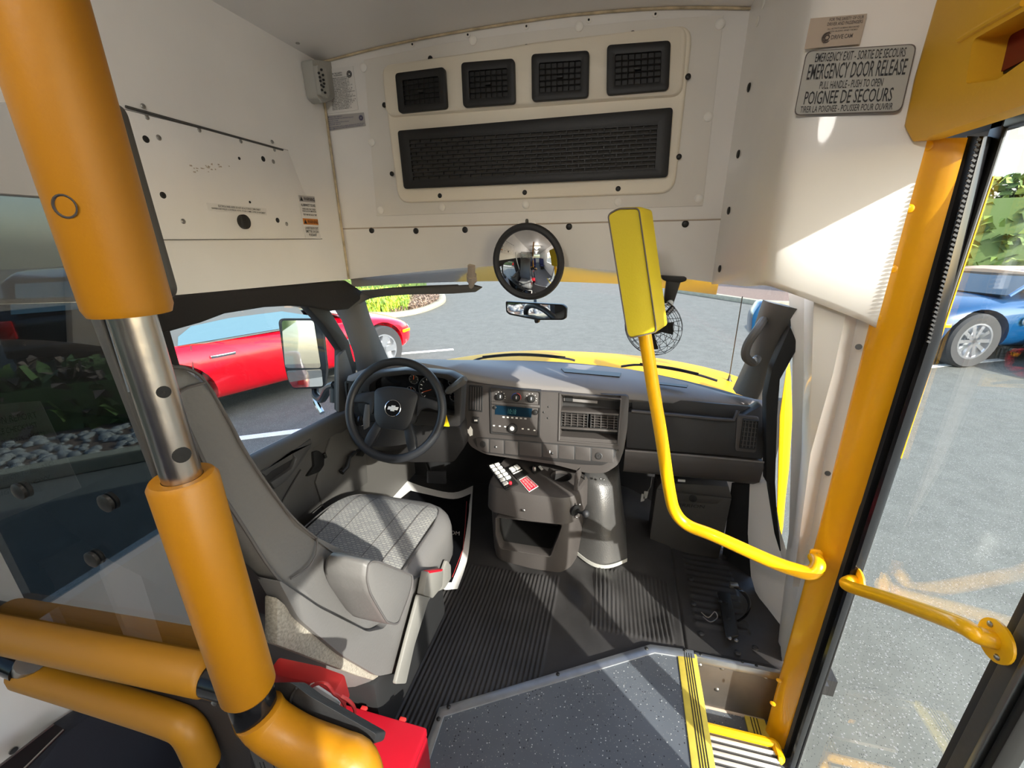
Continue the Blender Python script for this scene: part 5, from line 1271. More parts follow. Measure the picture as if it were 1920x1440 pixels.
B().prism(rpoly([at(*p, Y=1.698) for p in ((972, 414), (1004, 413), (1006, 424), (971, 424))], .006), (0, -.004, 0)).build('bracket', 'button_white', cm)
rv = thing('rear_view_mirror', 'small dark rear-view mirror fixed to the windscreen below the round mirror', 'mirror', at(1005, 583, Y=1.86))
rn = V((-.30, -.95, -.06)).normalized()
def RM(pts, d=0): return [onp(u, w, at(1005, 583, Y=1.84) + rn * d, rn) for u, w in pts]
sh = rpoly(RM([(948, 565), (1054, 571), (1062, 577), (1061, 597), (1055, 600), (1005, 600), (955, 590), (949, 585)]), .008)
B().loft([[p - rn * .03 for p in inset(sh, .008)], [p - rn * .012 for p in sh], sh]).build('housing', 'black_plastic', rv)
B().prism(rpoly(RM([(951.5, 567.5), (1053, 573), (1059, 579), (1058.5, 595), (1053, 597.5), (1005, 597.5), (957, 587), (951.5, 583)], .001), .008), rn * .0006).build('mirror_glass', 'mirror', rv, smooth=False)
B().prism(RM([(1001, 600), (1010, 600), (1008, 606), (1003, 606)], .004), -rn * .02).build('tab', 'black_plastic', rv, bevel=.002)
B().tube([at(1004, 575, Y=1.87), at(1003, 560, Y=1.925)], .008, 8).build('stalk', 'black_plastic', rv)
# fan under the bulkhead
fn = thing('cab_fan', 'small black wire-cage fan hanging from the bulkhead behind the yellow pad', 'fan', at(1230, 610, Y=1.6))
B().prism(rpoly([at(*p, Y=1.66) for p in ((1240, 517), (1288, 520), (1287, 527), (1276, 530), (1250, 528), (1241, 524))], .006), (0, .04, 0)).build('mount', 'black_plastic', fn, bevel=.003)
B().prism([at(*p, Y=1.66) for p in ((1250, 526), (1277, 528), (1262, 573), (1244, 568))], (0, .03, 0)).build('bracket', 'black_plastic', fn, bevel=.004)
B().lathe([(.001, 0), (.010, .001), (.012, .01), (.010, .016), (.001, .017)], at(1256, 567, Y=1.655), (0, -1, 0), 14).build('thumb_screw', 'aluminium', fn)
fc = at(1222, 614, Y=1.60); fd = V((-.45, -.88, -.12)).normalized(); f1 = fd.cross(V((0, 0, 1))).normalized(); f2 = f1.cross(fd)
cg = B()
for r, h in ((.028, .034), (.050, .032), (.070, .028), (.088, .021), (.102, .010), (.109, -.006), (.104, -.022), (.088, -.034), (.068, -.038), (.045, -.040)):
    cg.tube([fc + fd * h + (f1 * math.cos(a) + f2 * math.sin(a)) * r for a in [2 * PI * k / 36 for k in range(36)]], .0011, 4, closed=True)
for k in range(18):
    a = 2 * PI * k / 18
    cg.tube([fc + fd * h + (f1 * math.cos(a + tw) + f2 * math.sin(a + tw)) * r for r, h, tw in ((.022, .035, 0), (.055, .031, .15), (.09, .020, .3), (.109, -.004, .35), (.096, -.030, .3), (.045, -.040, .1))], .001, 4)
cg.build('cage', 'black_plastic', fn)
B().lathe([(.02, .026), (.02, .032), (.001, .034)], fc, fd, 20).build('badge', 'black_gloss', fn)
B().lathe([(.018, .015), (.034, -.025), (.034, -.08), (.022, -.095), (.001, -.096)], fc, fd, 20).build('motor', 'black_rubber', fn)
for k in range(4):
    a = 2 * PI * k / 4; u = f1 * math.cos(a) + f2 * math.sin(a); w_ = f1 * -math.sin(a) + f2 * math.cos(a)
    B().prism([fc + u * .015 - w_ * .008, fc + u * .08 - w_ * .03, fc + u * .084 + w_ * .012 + fd * .012, fc + u * .015 + w_ * .008 + fd * .006], fd * .002).build('blade', 'black_plastic', fn)
B().tube([fc - fd * .05, at(1262, 575, Y=1.68)], .010, 8).build('neck', 'black_plastic', fn)
# ------------------------------------------------------------------ padded pole and partition behind the driver
YP = .30
po = thing('padded_pole', 'floor-to-ceiling pole with yellow foam sleeves and a bare steel middle at the left', 'pole', (-.46, YP, 0))
p_top = V((-.455, YP, 2.08)); p_u = at(246, 590, Y=YP); p_l = at(334, 893, Y=YP); p_b = at(474, 1296, Y=YP)
ax = V((-.458, YP, 0))
zt, zu, zl, zb_ = 2.07, p_u.z, p_l.z, p_b.z
P_ = lambda z, d=0: V((-.459 + d, YP, z))
h1 = B().lathe([(.0155, 0), (.032, .001), (.0345, .008), (.0345, zt - zu)], P_(zu), (0, 0, 1), 36, caps=False).build('upper_sleeve', 'foam_yellow', po, ang=60)
B().tube([P_(z) + V((-.0335, -.0105, 0)) for z in (zu + .002, zt)], .0011, 5).build('seam', 'foam_rail', h1)
pq_, pn_ = oncyl(122, 387, -.459, YP, .0342)
B().lathe([(.0075, .0), (.0085, .0008), (.0095, .0006)], pq_, pn_, 20, caps=False).build('plug_mark', 'seat_back_dark', h1)
B().lathe([(.019, 0), (.019, 1)], P_(.55), (0, 0, 1), 32).xf(Matrix.Identity(4)).build('steel_tube', 'chrome_pole', po)
for u, w, r in ((307, 735, .0062), (341, 853, .0085)):
    p, d = oncyl(u, w, -.459, YP, .019)
    B().lathe([(r, 0), (r, .0022), (.0005, .0024)], V((-.459, YP, p.z)) + d * .0178, d, 20, caps=False).build('bolt_hole', 'black_matt', po)
h2 = B().lathe([(.0195, zl - zb_ + .0), (.030, zl - zb_ + .001), (.0335, zl - zb_ - .005), (.0335, .006), (.030, 0), (.020, 0)], P_(zb_), (0, 0, 1), 36, caps=False).build('lower_sleeve', 'foam_yellow', po, ang=60)
B().tube([P_(z) + V((-.031, -.0125, 0)) for z in (zb_ + .004, zl - .004)], .0012, 5).build('seam', 'foam_rail', h2)
B().lathe([(.027, -.055), (.0285, -.05), (.0285, .0), (.026, .005)], P_(zb_ - .004), (0, 0, 1), 28).build('collar', 'black_gloss', po)
B().lathe([(.019, 0), (.019, .7)], P_(0.0), (0, 0, 1), 24).build('floor_tube', 'black_plastic', po)
# elbow pad going towards the aisle
el = thing('elbow_pad', 'short bent yellow foam pad low beside the red case', 'rail', at(580, 1390, Y=YP))
ep_ = smoothpath([at(484, 1332, Y=YP), at(505, 1358, Y=YP), at(560, 1392, Y=YP), at(630, 1420, Y=YP), at(668, 1440, Y=YP), at(684, 1500, Y=YP)], 5)
B().tube(ep_, [.022] + [.031] * (len(ep_) - 2) + [.028], 24).build('foam', 'foam_yellow', el, ang=60)
# rails
r1 = thing('padded_rail', 'upper horizontal rail with a thick yellow foam sleeve at the lower left', 'rail', at(200, 1225, Y=YP))
ra = at(396, 1268, Y=YP); rb = V((-1.03, YP - .0, at(0, 1190, Y=YP).z))
d = (rb - ra).normalized()
B().tube([ra, ra + d * .006, lerp(ra, rb, .5), rb], [.022, .0275, .0285, .0285], 28).build('foam', 'foam_rail', r1, ang=60)
B().tube([P_(ra.z - .004), ra + d * .05], .023, 24).build('joint', 'black_gloss', r1)
B().disc(at(402, 1318, Y=YP - .02), (0, -1, 0), .004, .003, 10, .001).build('screw', 'steel', r1)
B().tube([rb - d * .01, rb + d * .18], .019, 20).build('tube', 'black_plastic', r1)
B().tube([at(20, 1235, Y=YP), at(50, 1250, Y=YP)], .024, 20).build('lower_joint', 'black_gloss', r1)
r2 = thing('padded_rail', 'lower yellow foam rail bending down below the thick one', 'rail', at(200, 1330, Y=YP))
pp = smoothpath([at(34, 1262, Y=YP - .005), at(120, 1288, Y=YP), at(230, 1321, Y=YP), at(320, 1350, Y=YP), at(352, 1368, Y=YP), at(372, 1405, Y=YP), at(384, 1436, Y=YP)], 5)
B().tube(pp, [.019] + [.0235] * (len(pp) - 2) + [.020], 22).build('foam', 'foam_rail', r2, ang=60)
B().tube([pp[-1], V((pp[-1].x, YP, 0))], .0165, 16).build('tube', 'black_plastic', r2)
B().tube([at(45, 1262, Y=YP), at(58, 1240, Y=YP)], .020, 16).build('metal_ring', 'steel', r2)
# dark panel between and below the rails
bp = thing('modesty_panel', 'dark board between the two foam rails behind the driver seat', 'panel', at(230, 1290, Y=.315))
B().prism([at(*p, Y=.325) for p in ((70, 1245), (400, 1320), (470, 1330), (470, 1440), (380, 1440), (350, 1365), (60, 1275))], (0, .006, 0)).build('board', 'seat_back_dark', bp)
# partition panes
YG = .352
pg = thing('partition_pane', 'upper tinted partition pane with a dark edging strip behind the foam pole', 'partition', at(240, 380, Y=YG))
up = rpoly([at(*p, Y=YG) for p in ((-260, 197), (178, 189), (188, 188), (296, 561), (262, 562), (-260, 575))], .012)
B().prism([at(*p, Y=YG) for p in ((-500, 200), (176, 189), (280, 562), (-500, 585))], (0, .006, 0)).build('pane', 'plexi', pg, smooth=False)
B().prism(rpoly([at(*p, Y=YG - .004) for p in ((176, 186), (201, 190), (212, 206), (312, 545), (308, 560), (283, 562))], .010), (0, .014, 0)).build('edging', 'trim_grey', pg, bevel=.003)
B().prism([at(*p, Y=YG - .002) for p in ((160, 189), (177, 188), (285, 562), (262, 563))], (0, .01, 0)).build('mount_strip', 'pillar_grey', pg, bevel=.002)
for u, w in ((205, 270), (285, 478)): B().disc(at(u, w, Y=YG - .004), (0, -1, 0), .006, .008, 10, .002).build('screw', 'black_plastic', pg)
YG = .316
p2 = thing('partition_pane', 'lower tinted partition pane between the foam pole and the left wall', 'partition', at(150, 900, Y=YG))
B().prism([at(*p, Y=YG) for p in ((-600, 585), (160, 568), (190, 575), (292, 905), (392, 1250), (0, 1180), (-600, 1070))], (0, .006, 0)).build('pane', 'plexi', p2, smooth=False)
B().prism([at(*p, Y=YG - .002) for p in ((156, 568), (175, 566), (296, 905), (288, 908))], (0, .010, 0)).build('edging', 'trim_grey', p2, bevel=.002)
for u, w in ((40, 920), (202, 942), (176, 1047)):
    B().lathe([(.012, 0), (.0125, .004), (.009, .006), (.001, .0065)], at(u, w, Y=YG - .001), (0, -1, 0), 20).build('button_fixing', 'black_plastic', p2)
nt_ = tag(B().prism([at(*p, Y=YG + .012) for p in ((-160, 770), (75, 752), (152, 915), (-160, 1040))], (0, .0006, 0)).build('paper_notice', 'paper_grey', smooth=False), 'large printed paper notice behind the lower partition pane', 'paper')
letters('print', [('INSPECTION REPORT', .45, .95, .10, .16), ('DAILY VEHICLE CHECK LIST', .45, .93, .20, .25), ('LIGHTS - BRAKES - TIRES - HORN', .45, .95, .30, .35), ('DOORS AND EXITS', .5, .9, .52, .56), ('REPORT DEFECTS TO DISPATCH', .5, .95, .62, .66), ('SIGN BELOW', .6, .9, .74, .78)], [at(*p, Y=YG + .0115) for p in ((-160, 770), (75, 752), (152, 915), (-160, 1040))], 'ink_soft', nt_)
# dark cover with an edge channel low at the left wall
nc = thing('wheel_cover', 'dark rounded cover against the white wall at the bottom left', 'cover', (-1.1, .5, 0))
XW = -1.13
cv = [at(*p, X=XW) for p in ((50, 1470), (112, 1386), (135, 1366), (170, 1342), (200, 1327), (260, 1315), (322, 1330), (372, 1470))]
B().prism(cv, (-.06, 0, 0)).build('shell', 'navy_cover', nc, bevel=.008)
B().tube([at(*p, X=XW + .002) for p in ((318, 1330), (368, 1460))], .003, 6).build('edge_bead', 'trim_grey', nc)
B().prism([at(*p, X=XW + .01) for p in ((-10, 1440), (100, 1357), (120, 1367), (40, 1446))], (.006, 0, 0)).build('channel', 'black_plastic', nc)
for a, b in (((-6, 1440), (100, 1358)), ((42, 1444), (119, 1368))): B().tube([at(*a, X=XW + .018), at(*b, X=XW + .018)], .0022, 6).build('channel_edge', 'steel', nc)
struct(B().disc(at(24, 1407, X=XL + .001), (1, 0, 0), .007, .003, 12).build('trim_21', 'steel'))
# red case, pouch and bag by the pole
rc = thing('red_case', 'red plastic case on the floor beside the deck edging', 'case', (-.62, .56, 0))
zc = .165
cq = [at(*p, Z=zc) for p in ((797, 1361), (640, 1322), (430, 1290), (470, 1475), (780, 1500))]
fr_ = [at(797, 1361, Z=zc), at(560, 1312, Z=zc)]
cx = [V((-.425, .672, zc)), V((-.80, .672, zc)), V((-.80, .40, zc)), V((-.425, .40, zc))]
B().prism([V((p.x, p.y, .002)) for p in cx], (0, 0, .13)).build('body', 'red_plastic', rc, bevel=.008)
B().prism([p + V((0, 0, -.03)) for p in cx], (0, 0, .03)).build('lid', 'red_plastic', rc, bevel=.006)
for x in (-.50, -.62): B().box((x, .676, zc - .006), (.018, .01, .012)).build('hinge', 'red_vinyl', rc, bevel=.002)
rp = thing('red_pouch', 'red pouch with a white card pocket and a thin cord behind the foam pole', 'pouch', at(590, 1290, Y=.41))
pq = [at(*p, Y=.41) for p in ((500, 1262), (580, 1280), (628, 1298), (640, 1340), (560, 1330), (505, 1300))]
B().prism(pq, (0, .03, .004)).build('pouch', 'red_vinyl', rp, bevel=.005)
B().prism([at(*p, Y=.402) for p in ((580, 1285), (586, 1283), (638, 1317), (634, 1330), (600, 1314), (578, 1296))], (0, .004, 0)).build('card', 'paper', rp, bevel=.001)
B().tube(smoothpath([at(*p, Y=.396) for p in ((578, 1292), (594, 1282), (612, 1283), (626, 1300), (637, 1308), (646, 1322), (644, 1338))], 4), .003, 6).build('cord', 'red_vinyl', rp)
B().tube(smoothpath([at(*p, Y=.392) for p in ((640, 1306), (656, 1316), (665, 1330), (664, 1346))], 4), .003, 6).build('cord', 'red_vinyl', rp)
bg = tag(B().prism(rpoly([at(*p, Y=.335) for p in ((505, 1280), (545, 1279), (560, 1290), (580, 1305), (705, 1376), (701, 1393), (690, 1398), (610, 1362), (540, 1326), (512, 1312))], .006), (0, .022, -.03)).build('black_sleeve', 'bag_black', bevel=.008, seg=3), 'flat black padded sleeve lying against the yellow elbow pad', 'bag')
B().tube(smoothpath([at(*p, Y=.333) for p in ((556, 1290), (548, 1302), (542, 1324))], 3), .002, 5).build('fold', 'black_matt', bg)
tag(B().prism([at(*p, Y=.36) for p in ((380, 1410), (450, 1398), (600, 1440), (600, 1500), (380, 1500))], (0, .08, 0)).build('grey_box', 'seat_back_dark', bevel=.008), 'dark grey box edge below the foam elbow at the bottom of the view', 'box')
# ------------------------------------------------------------------ yellow door post, header pad, door leaves, grab bars
pt = thing('door_post', 'tall riveted yellow door post at the right', 'post', (.62, 1.15, -.4))
rows = []
PN = V((.72, .694, 0)).normalized()
for ul, wl_, yl, ur, wr_ in ((1715, 262, 1.14, 1815, 258), (1622, 640, 1.142, 1708, 640), (1538, 980, 1.15, 1603, 980), (1432, 1380, 1.165, 1474, 1390), (1358, 1650, 1.17, 1384, 1700)):
    A = at(ul, wl_, Y=yl); C_ = onp(ur, wr_, A, PN); r = []
    for k in range(13):
        t = k / 12; r.append(lerp(A, C_, t) - PN * .007 * math.sin(PI * t) ** .8)
    rows.append(r)
rows2 = []
for i in range(len(rows) - 1):
    for j in range(3): rows2.append([lerp(a, b, j / 3) for a, b in zip(rows[i], rows[i + 1])])
rows2.append(rows[-1])
B().loft([r + [r[-1] + V((.01, .05, 0)), r[0] + V((.03, .06, 0))] for r in rows2]).build('column', 'post_yellow', pt, ang=60)
for u, w in ((1739, 274), (1705, 391), (1674, 504), (1654, 596), (1461, 1276), (1449, 1319), (1436, 1364)):
    p = at(u, w, Y=1.215 if w < 700 else 1.17)
    best = min((q for r in rows2 for q in r), key=lambda q: ((q - CAM_AT).normalized() - ray(u, w).normalized()).length)
    n = (CAM_AT - best).normalized(); n.z = 0; n.normalize()
    B().disc(CAM_AT + ray(u, w).normalized() * ((best - CAM_AT).length - .004), n, .0085, .003, 14, .0015).build('rivet', 'post_yellow', pt)
# rubber seal and ribbed edge
sl = thing('door_seal', 'black ribbed rubber seal between the yellow post and the door leaf', 'seal', (.65, 1.05, -.4))
for nm, pts, r, m in (('bulb', ((1822, 256, 1.10), (1725, 640, 1.09), (1645, 980, 1.075), (1545, 1392, 1.05), (1485, 1590, 1.04)), .016, 'black_rubber'),
                      ('lip', ((1836, 256, 1.085), (1743, 640, 1.07), (1660, 980, 1.06), (1505, 1400 + 190, 1.03)), .012, 'black_gloss')):
    pass
def bandstrip(name, m, L_, R_, par, dep=.03, bev=.004):
    b = B(); rg = []
    for (u, w, y), (u2, w2, y2) in zip(L_, R_):
        q0 = at(u, w, X=.632); A = onp(u, w, V((.632, q0.y, 0)), PN); C_ = onp(u2, w2, A, PN); rg.append([A, lerp(A, C_, .3) + V((-.008, -.006, 0)), lerp(A, C_, .7) + V((-.008, -.006, 0)), C_, C_ + PN * .03, A + PN * .03])
    return b.loft(rg).build(name, m, par, ang=50)
E1 = [(1812, 256, 0), (1705, 640, 0), (1600, 980, 0), (1471, 1400, 0), (1382, 1700, 0)]; E2 = [(1834, 256, 0), (1730, 640, 0), (1620, 980, 0), (1486, 1400, 0), (1393, 1700, 0)]; E3 = [(1856, 256, 0), (1754, 640, 0), (1641, 980, 0), (1501, 1400, 0), (1404, 1700, 0)]
bandstrip('bulb', 'black_rubber', E1, E2, sl)
bandstrip('lip', 'black_gloss', [(u + 2, w, y) for u, w, y in E2], E3, sl)
ridge = B(); A = at(1845, 262, Y=1.07); C_ = at(1750, 640, Y=1.05)
for k in range(44):
    p = lerp(A, C_, k / 43); ridge.box(p + V((-.012, -.006, 0)), (.007, .003, .004), Matrix.Rotation(.5, 3, 'Y'))
ridge.build('ribs', 'black_rubber', sl)
# door leaf: frame, glass, seal on the right
XD2 = .655
lf = thing('door_leaf', 'front folding door leaf with clear glass and black frame', 'door', (XD2, .87, -.5))
def DL(pts, d=0.0): return [at(u, w, X=XD2 + d) for u, w in pts]
yl, yr_, zb0, zt0 = 1.075, .665, -.50, 1.61
B().b2((XD2 + .012, yr_, zb0), (XD2 + .016, yl, zt0)).build('glass', 'clear_glass', lf, smooth=False)
B().b2((XD2, yl - .008, zb0), (XD2 + .008, yl + .03, zt0)).build('front_stile', 'black_plastic', lf, bevel=.004)
B().b2((XD2, yr_, zt0 - .03), (XD2 + .03, yl, zt0 + .01)).build('top_rail', 'black_plastic', lf, bevel=.004)
B().b2((XD2, yr_, zb0 - .03), (XD2 + .03, yl, zb0 + .02)).build('bottom_rail', 'black_plastic', lf, bevel=.004)
B().b2((XD2 - .002, .688, zb0), (XD2 + .03, .705, zt0)).build('stile_seal', 'black_rubber', lf, bevel=.004)
B().b2((XD2 - .006, .655, zb0), (XD2 + .03, .688, zt0)).build('rear_stile', 'trim_grey', lf, bevel=.004)
B().b2((XD2 - .012, .645, zb0), (XD2 + .03, .655, zt0)).build('edge_strip', 'steel', lf, bevel=.002)
B().b2((XD2 + .009, yl - .006, .9), (XD2 + .011, yl + .004, 1.5)).build('outer_edge', 'body_yellow', lf)
l2 = thing('door_leaf', 'rear folding door leaf beyond the grey stile at the right edge', 'door', (XD2, .55, -.5))
B().b2((XD2 + .012, .46, zb0), (XD2 + .016, .64, zt0)).build('glass', 'clear_glass', l2, smooth=False)
B().b2((XD2 - .004, .628, zb0), (XD2 + .03, .643, zt0)).build('front_stile', 'black_plastic', l2, bevel=.003)
B().b2((XD2, .44, zb0), (XD2 + .03, .47, zt0)).build('rear_stile', 'black_plastic', l2, bevel=.003)
B().b2((XD2, .44, zb0 - .03), (XD2 + .03, .643, zb0 + .02)).build('bottom_rail', 'black_plastic', l2)
B().b2((XD2, .44, zt0 - .03), (XD2 + .03, .643, zt0 + .01)).build('top_rail', 'black_plastic', l2)
# handrail across the front leaf
hr_ = thing('door_handrail', 'yellow handrail with round flanges across the door leaf glass', 'handrail', at(1750, 1150, X=.60))
e0 = at(1612, 1090, X=.648); e1 = at(1876, 1203, X=.640)
path = smoothpath([e0, e0 + V((-.022, -.004, .0)), e0 + V((-.040, -.03, .005)), lerp(e0, e1, .5) + V((-.045, 0, .004)), e1 + V((-.042, .03, -.004)), e1 + V((-.026, .006, 0)), e1], 6)
B().tube(path, .0145, 16).build('tube', 'paint_yellow', hr_)
for e, sgn in ((e0, 1), (e1, -1)):
    f = B().lathe([(.034, 0), (.034, .004), (.030, .005)], e + V((-.004, 0, 0)), (-1, 0, 0), 28).build('flange', 'paint_yellow', hr_)
    for a in (.9, 4.0): B().disc(e + V((-.009, math.cos(a) * .024, math.sin(a) * .024)), (-1, 0, 0), .005, .003, 10, .002).build('screw', 'steel', f)
# yellow header pad over the door
hp = thing('header_pad', 'yellow padded door header with a recessed red lamp at the top right', 'header pad', (.55, .8, 1.57))
XH2 = .52
sec = [(XH2 + .13, 1.60), (XH2 + .06, 1.572), (XH2 + .02, 1.572), (XH2, 1.60), (XH2 - .004, 1.68), (XH2, 1.80), (XH2 + .02, 2.02), (XH2 + .13, 2.04)]
rg = []
for y, s in ((1.135, .86), (1.125, .95), (1.105, 1.0), (.9, 1.0), (.44, 1.0)):
    rg.append([V((XH2 + .13 + (x - XH2 - .13) * s, y, 1.8 + (z - 1.8) * (s * .5 + .5))) for x, z in sec])
wq = [at(*p, X=XH2 - .02) for p in ((1802, 76), (1920, 8), (1912, 96), (1888, 117), (1840, 152), (1784, 160))]
cutter = B().prism(rpoly(wq, .008), (.09, 0, 0)).build('c', 'header_yellow')
B().loft(rg).build('pad', 'header_yellow', hp, ang=50, cut=[cutter])
B().prism([at(*p, X=XH2 + .045) for p in ((1822, 78), (1940, 10), (1940, 120), (1810, 160))], (.004, 0, 0)).build('lamp_bezel', 'black_plastic', hp)
B().prism([at(*p, X=XH2 + .042) for p in ((1862, 62), (1930, 20), (1925, 110), (1850, 148))], (.004, 0, 0)).build('red_lens', 'red_lens', hp)
B().tube(smoothpath([at(*p, X=XH2 - .004) for p in ((1800, 74), (1850, 44), (1920, 4))], 3), .005, 8).build('welt', 'header_yellow', hp)
# yellow grab bar with the padded top
gb_ = thing('grab_bar', 'bent yellow grab bar from the door post with a tall padded top', 'grab bar', at(1530, 1060, Y=1.18))
gp = [at(1528, 1044, Y=1.125), at(1534, 1060, Y=1.095), at(1520, 1074, Y=1.085), at(1490, 1068, Y=1.092), at(1440, 1050, Y=1.11), at(1340, 1005, Y=1.155), at(1290, 985, Y=1.19), at(1266, 960, Y=1.20), at(1255, 920, Y=1.20), at(1240, 820, Y=1.20), at(1225, 730, Y=1.20), at(1210, 635, Y=1.20), at(1196, 560, Y=1.20)]
B().tube(smoothpath(gp, 5), .0185, 18).build('tube', 'paint_yellow', gb_)
f = B().prism(rpoly([at(*p, Y=1.122) for p in ((1518, 1030), (1543, 1032), (1544, 1058), (1520, 1056))], .012), (.0, .005, 0)).build('flange', 'post_yellow', gb_, bevel=.001)
B().disc(at(1531, 1040, Y=1.119), (0, -1, 0), .006, .003, 12, .002).build('bolt', 'steel', f)
fq = [at(*p, Y=1.13) for p in ((1139, 402), (1150, 391), (1192, 386), (1201, 388), (1246, 618), (1242, 628), (1180, 637), (1174, 630))]
fq = [at(*p, Y=1.135) for p in ((1139, 400), (1158, 389), (1198, 388), (1232, 624), (1182, 636), (1176, 628))]
dv_ = V((.035, .105, 0))
fr = rpoly(fq, .010)
pb = B().loft([inset(fr, .006), [p + V((.002, .008, 0)) for p in fr], [p + V((.012, .05, 0)) for p in inset(fr, -.003)], [p + dv_ for p in fr], [p + dv_ + V((.002, .006, 0)) for p in inset(fr, .006)]]).build('pad', 'vinyl_yellow', gb_, ang=50)
for d in (V((0, -.001, 0)),): B().tube([p + d for p in inset(fr, .003)], .0018, 6, closed=True).build('stitching', 'ink_soft', pb)
# ------------------------------------------------------------------ outside mirror, bonnet, wipers, aerial
om = thing('door_mirror', 'tall black two-part door mirror outside the driver window', 'mirror', at(570, 660, X=-1.55))
mc = at(566, 662, X=-1.52)
tgt = V((-3.3, -14, .9)); mn = ((CAM_AT - mc).normalized() + (tgt - mc).normalized()).normalized()
MQ = lambda pts, d=0: [onp(u, w, mc + mn * d, mn) for u, w in pts]
sh = rpoly(MQ([(521, 597), (602, 597), (612, 690), (608, 728), (545, 730), (534, 690)]), .03)
B().loft([[p - mn * .07 for p in inset(sh, .03)], [p - mn * .03 for p in sh], sh]).build('housing', 'black_plastic', om)
B().prism(rpoly(MQ([(528, 601), (588, 601), (602, 690), (535, 690)], .002), .016), mn * .001).build('upper_glass', 'mirror', om, smooth=False)
lg = rpoly(MQ([(537, 695), (603, 692), (606, 724), (550, 727), (542, 715)], .002), .012)
tgt2 = V((-2.4, -4, -.75)); 
B().prism(lg, mn * .001).build('lower_glass', 'mirror', om, smooth=False)
B().tube(smoothpath([at(590, 728, X=-1.5), at(592, 742, X=-1.48), at(604, 748, X=-1.42), at(616, 728, X=-1.32), at(628, 722, X=-1.26)], 5), .02, 10).build('arm', 'black_plastic', om)
B().tube([at(630, 718, X=-1.27), at(630, 754, X=-1.27)], [.03, .028], 16).build('pivot', 'black_plastic', om)
B().tube(smoothpath([at(588, 735, X=-1.5), at(594, 756, X=-1.46), at(604, 774, X=-1.42)], 4), .014, 8).build('chrome_arm', 'chrome', om)
hd = thing('bonnet', 'yellow bonnet showing beyond the dashboard', 'bonnet', (-.2, 2.6, .7))
rg = []
for x in np.linspace(-1.05, .62, 15):
    k = abs((x + .2) / .82) ** 2.5
    rg.append([V((x, 2.16 - .26 * k, .75 - .05 * k)), V((x, 2.3, .765 - .06 * k)), V((x, 2.6, .72 - .08 * k)), V((x, 2.95, .60 - .1 * k)), V((x, 3.1, .35)), V((x, 3.1, -.1))])
B().loft(rg, closed=False, caps=False).build('panel', 'body_yellow', hd, ang=60)
cw = []
for x in np.linspace(-1.15, .56, 15):
    k = abs((x + .32) / .9) ** 2.2
    cw.append([V((x, 2.085 - .30 * k, .775 - .03 * k)), V((x, 2.12 - .30 * k, .783 - .03 * k)), V((x, 2.17 - .28 * k, .765 - .04 * k))])
B().loft(cw, closed=False, caps=False).build('cowl', 'black_plastic', hd, ang=70)
for a, lab, pts in (('wiper', 'black wiper resting at the foot of the windscreen behind the round mirror', ((880, 680), (905, 671), (960, 666), (1010, 667), (1060, 672), (1078, 676))), ('wiper', 'black wiper resting at the foot of the windscreen right of the grab bar', ((1165, 687), (1200, 684), (1260, 692), (1310, 703), (1345, 714)))):
    w = thing(a, lab, 'wiper', at(*pts[2], Y=2.10))
    B().tube(smoothpath([at(u, v, Y=2.12 - max(0, u - 1150) * .0009) for u, v in pts], 4), .006, 6).build('blade', 'black_rubber', w)
    B().tube(smoothpath([at(u, v - 2.5, Y=2.115 - max(0, u - 1150) * .0009) for u, v in pts[1:-1]], 4), .004, 6).build('arm', 'black_plastic', w)
ae = thing('aerial', 'thin black aerial standing outside the right of the windscreen', 'aerial', at(1366, 710, Y=2.2))
B().tube([at(1366, 716, Y=2.2), at(1392, 556, Y=2.0)], .0022, 6).build('rod', 'black_plastic', ae)
B().lathe([(.02, 0), (.018, .008), (.008, .02), (.005, .04)], at(1366, 718, Y=2.2), (0, 0, 1), 14).build('base', 'black_plastic', ae)
rm_ = thing('door_mirror', 'dark door mirror outside the right windscreen pillar', 'mirror', at(1418, 600, Y=2.0))
rq = [at(*p, Y=2.05) for p in ((1411, 590), (1428, 566), (1446, 566), (1440, 640), (1408, 630))]
B().prism(rpoly(rq, .02), (0, .08, 0)).build('housing', 'car_blue', rm_, bevel=.01)
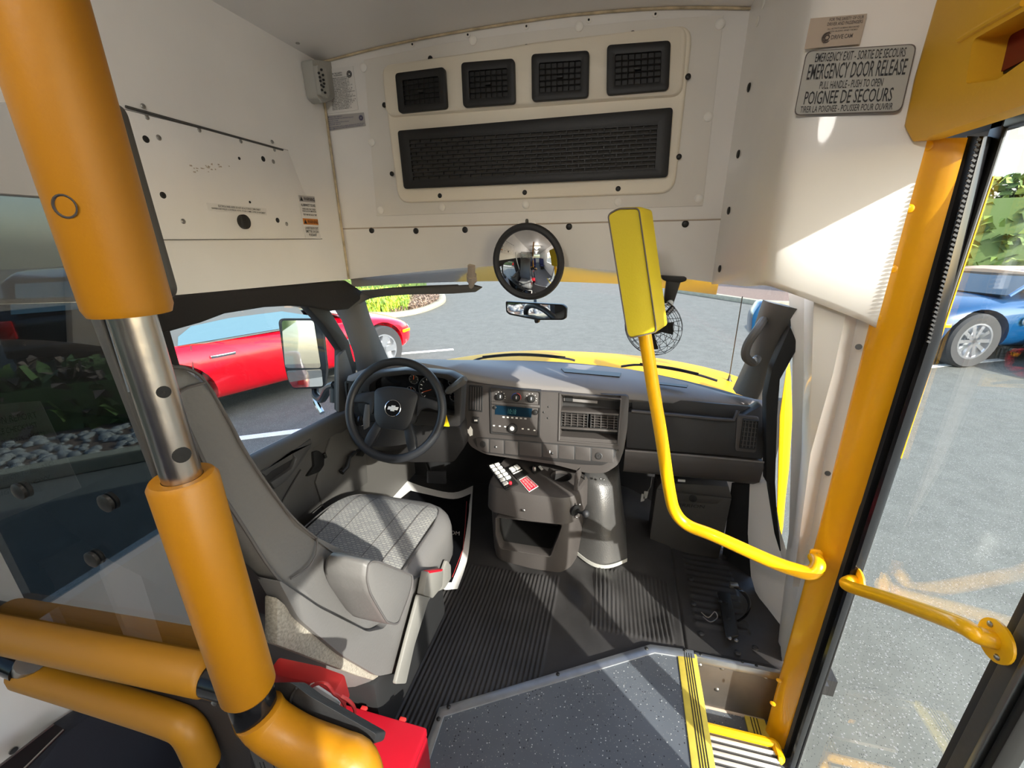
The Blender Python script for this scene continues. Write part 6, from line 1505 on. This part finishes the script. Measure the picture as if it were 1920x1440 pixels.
# ------------------------------------------------------------------ behind the camera: seats, added fill lamps
def pseat(x, y, label):
    s = thing('passenger_seat', label, 'seat', (x, y, 0), 'passenger seats behind the camera')
    pillow(x - .21, x + .21, y - .21, y + .21, .34, .46, .05).build('cushion', 'seat_navy', s)
    B().loft([[V((x + dx * k, y - .20 - .1 * t + dy, .44 + .66 * t)) for dx, dy in ((-.2, .05), (.2, .05), (.2, -.05), (-.2, -.05))] for t, k in ((0, 1), (.6, 1), (.92, .9), (1, .7))]).build('backrest', 'seat_navy', s, bevel=.02)
    B().b2((x - .16, y - .16, 0), (x + .16, y + .16, .34)).build('base', 'black_plastic', s)
    B().tube(smoothpath([V((x - .1, y - .3, 1.08)), V((x - .1, y - .3, 1.16)), V((x, y - .3, 1.18)), V((x + .1, y - .3, 1.16)), V((x + .1, y - .3, 1.08))], 4), .012, 8).build('grab_loop', 'foam_yellow', s)
    return s
first = pseat(-.98, -1.2, 'navy passenger seat behind the camera, mirrored in the round mirror')
for i, (x, y) in enumerate(((-.54, -1.2), (-.98, -2.1), (-.54, -2.1), (.34, -1.2), (.34, -2.1))): dup(first, (x + .98, y + 1.2, 0))
for i, y in enumerate((-.40, -2.0, -3.6)):
    cl_ = thing('fill_lamp', ('round-cornered white ceiling lamp nearest the camera', 'white ceiling lamp halfway down the bus', 'white ceiling lamp nearest the rear wall')[i], 'lamp', (-.28, y, 2.09))  # invented lamps, added only to brighten the interior
    mm_ = MATS.get('fill_lens') or mat('fill_lens', (255, 246, 232), .5, emit=.8)
    B().b2((-.60, y - .14, 2.075), (.04, y + .14, 2.10)).build('housing', 'grey_box', cl_, bevel=.01)
    B().b2((-.57, y - .11, 1.985), (.01, y + .11, 2.077)).build('lens', 'fill_lens', cl_, bevel=.03, seg=4)  # glowing dome, deepened to dress the added light below it
    ld_ = bpy.data.lights.new('fill_light', 'POINT'); ld_.shadow_soft_size = .1; ld_.energy = (27, 3, 3)[i]; ld_.color = (1, .95, .88)  # added fill for walls and ceiling, the front one strongest
    lo_ = bpy.data.objects.new('fill_light', ld_); COL.objects.link(lo_); lo_.location = (-.28, y, 1.955); ld_.specular_factor = 0; attach(lo_, cl_)
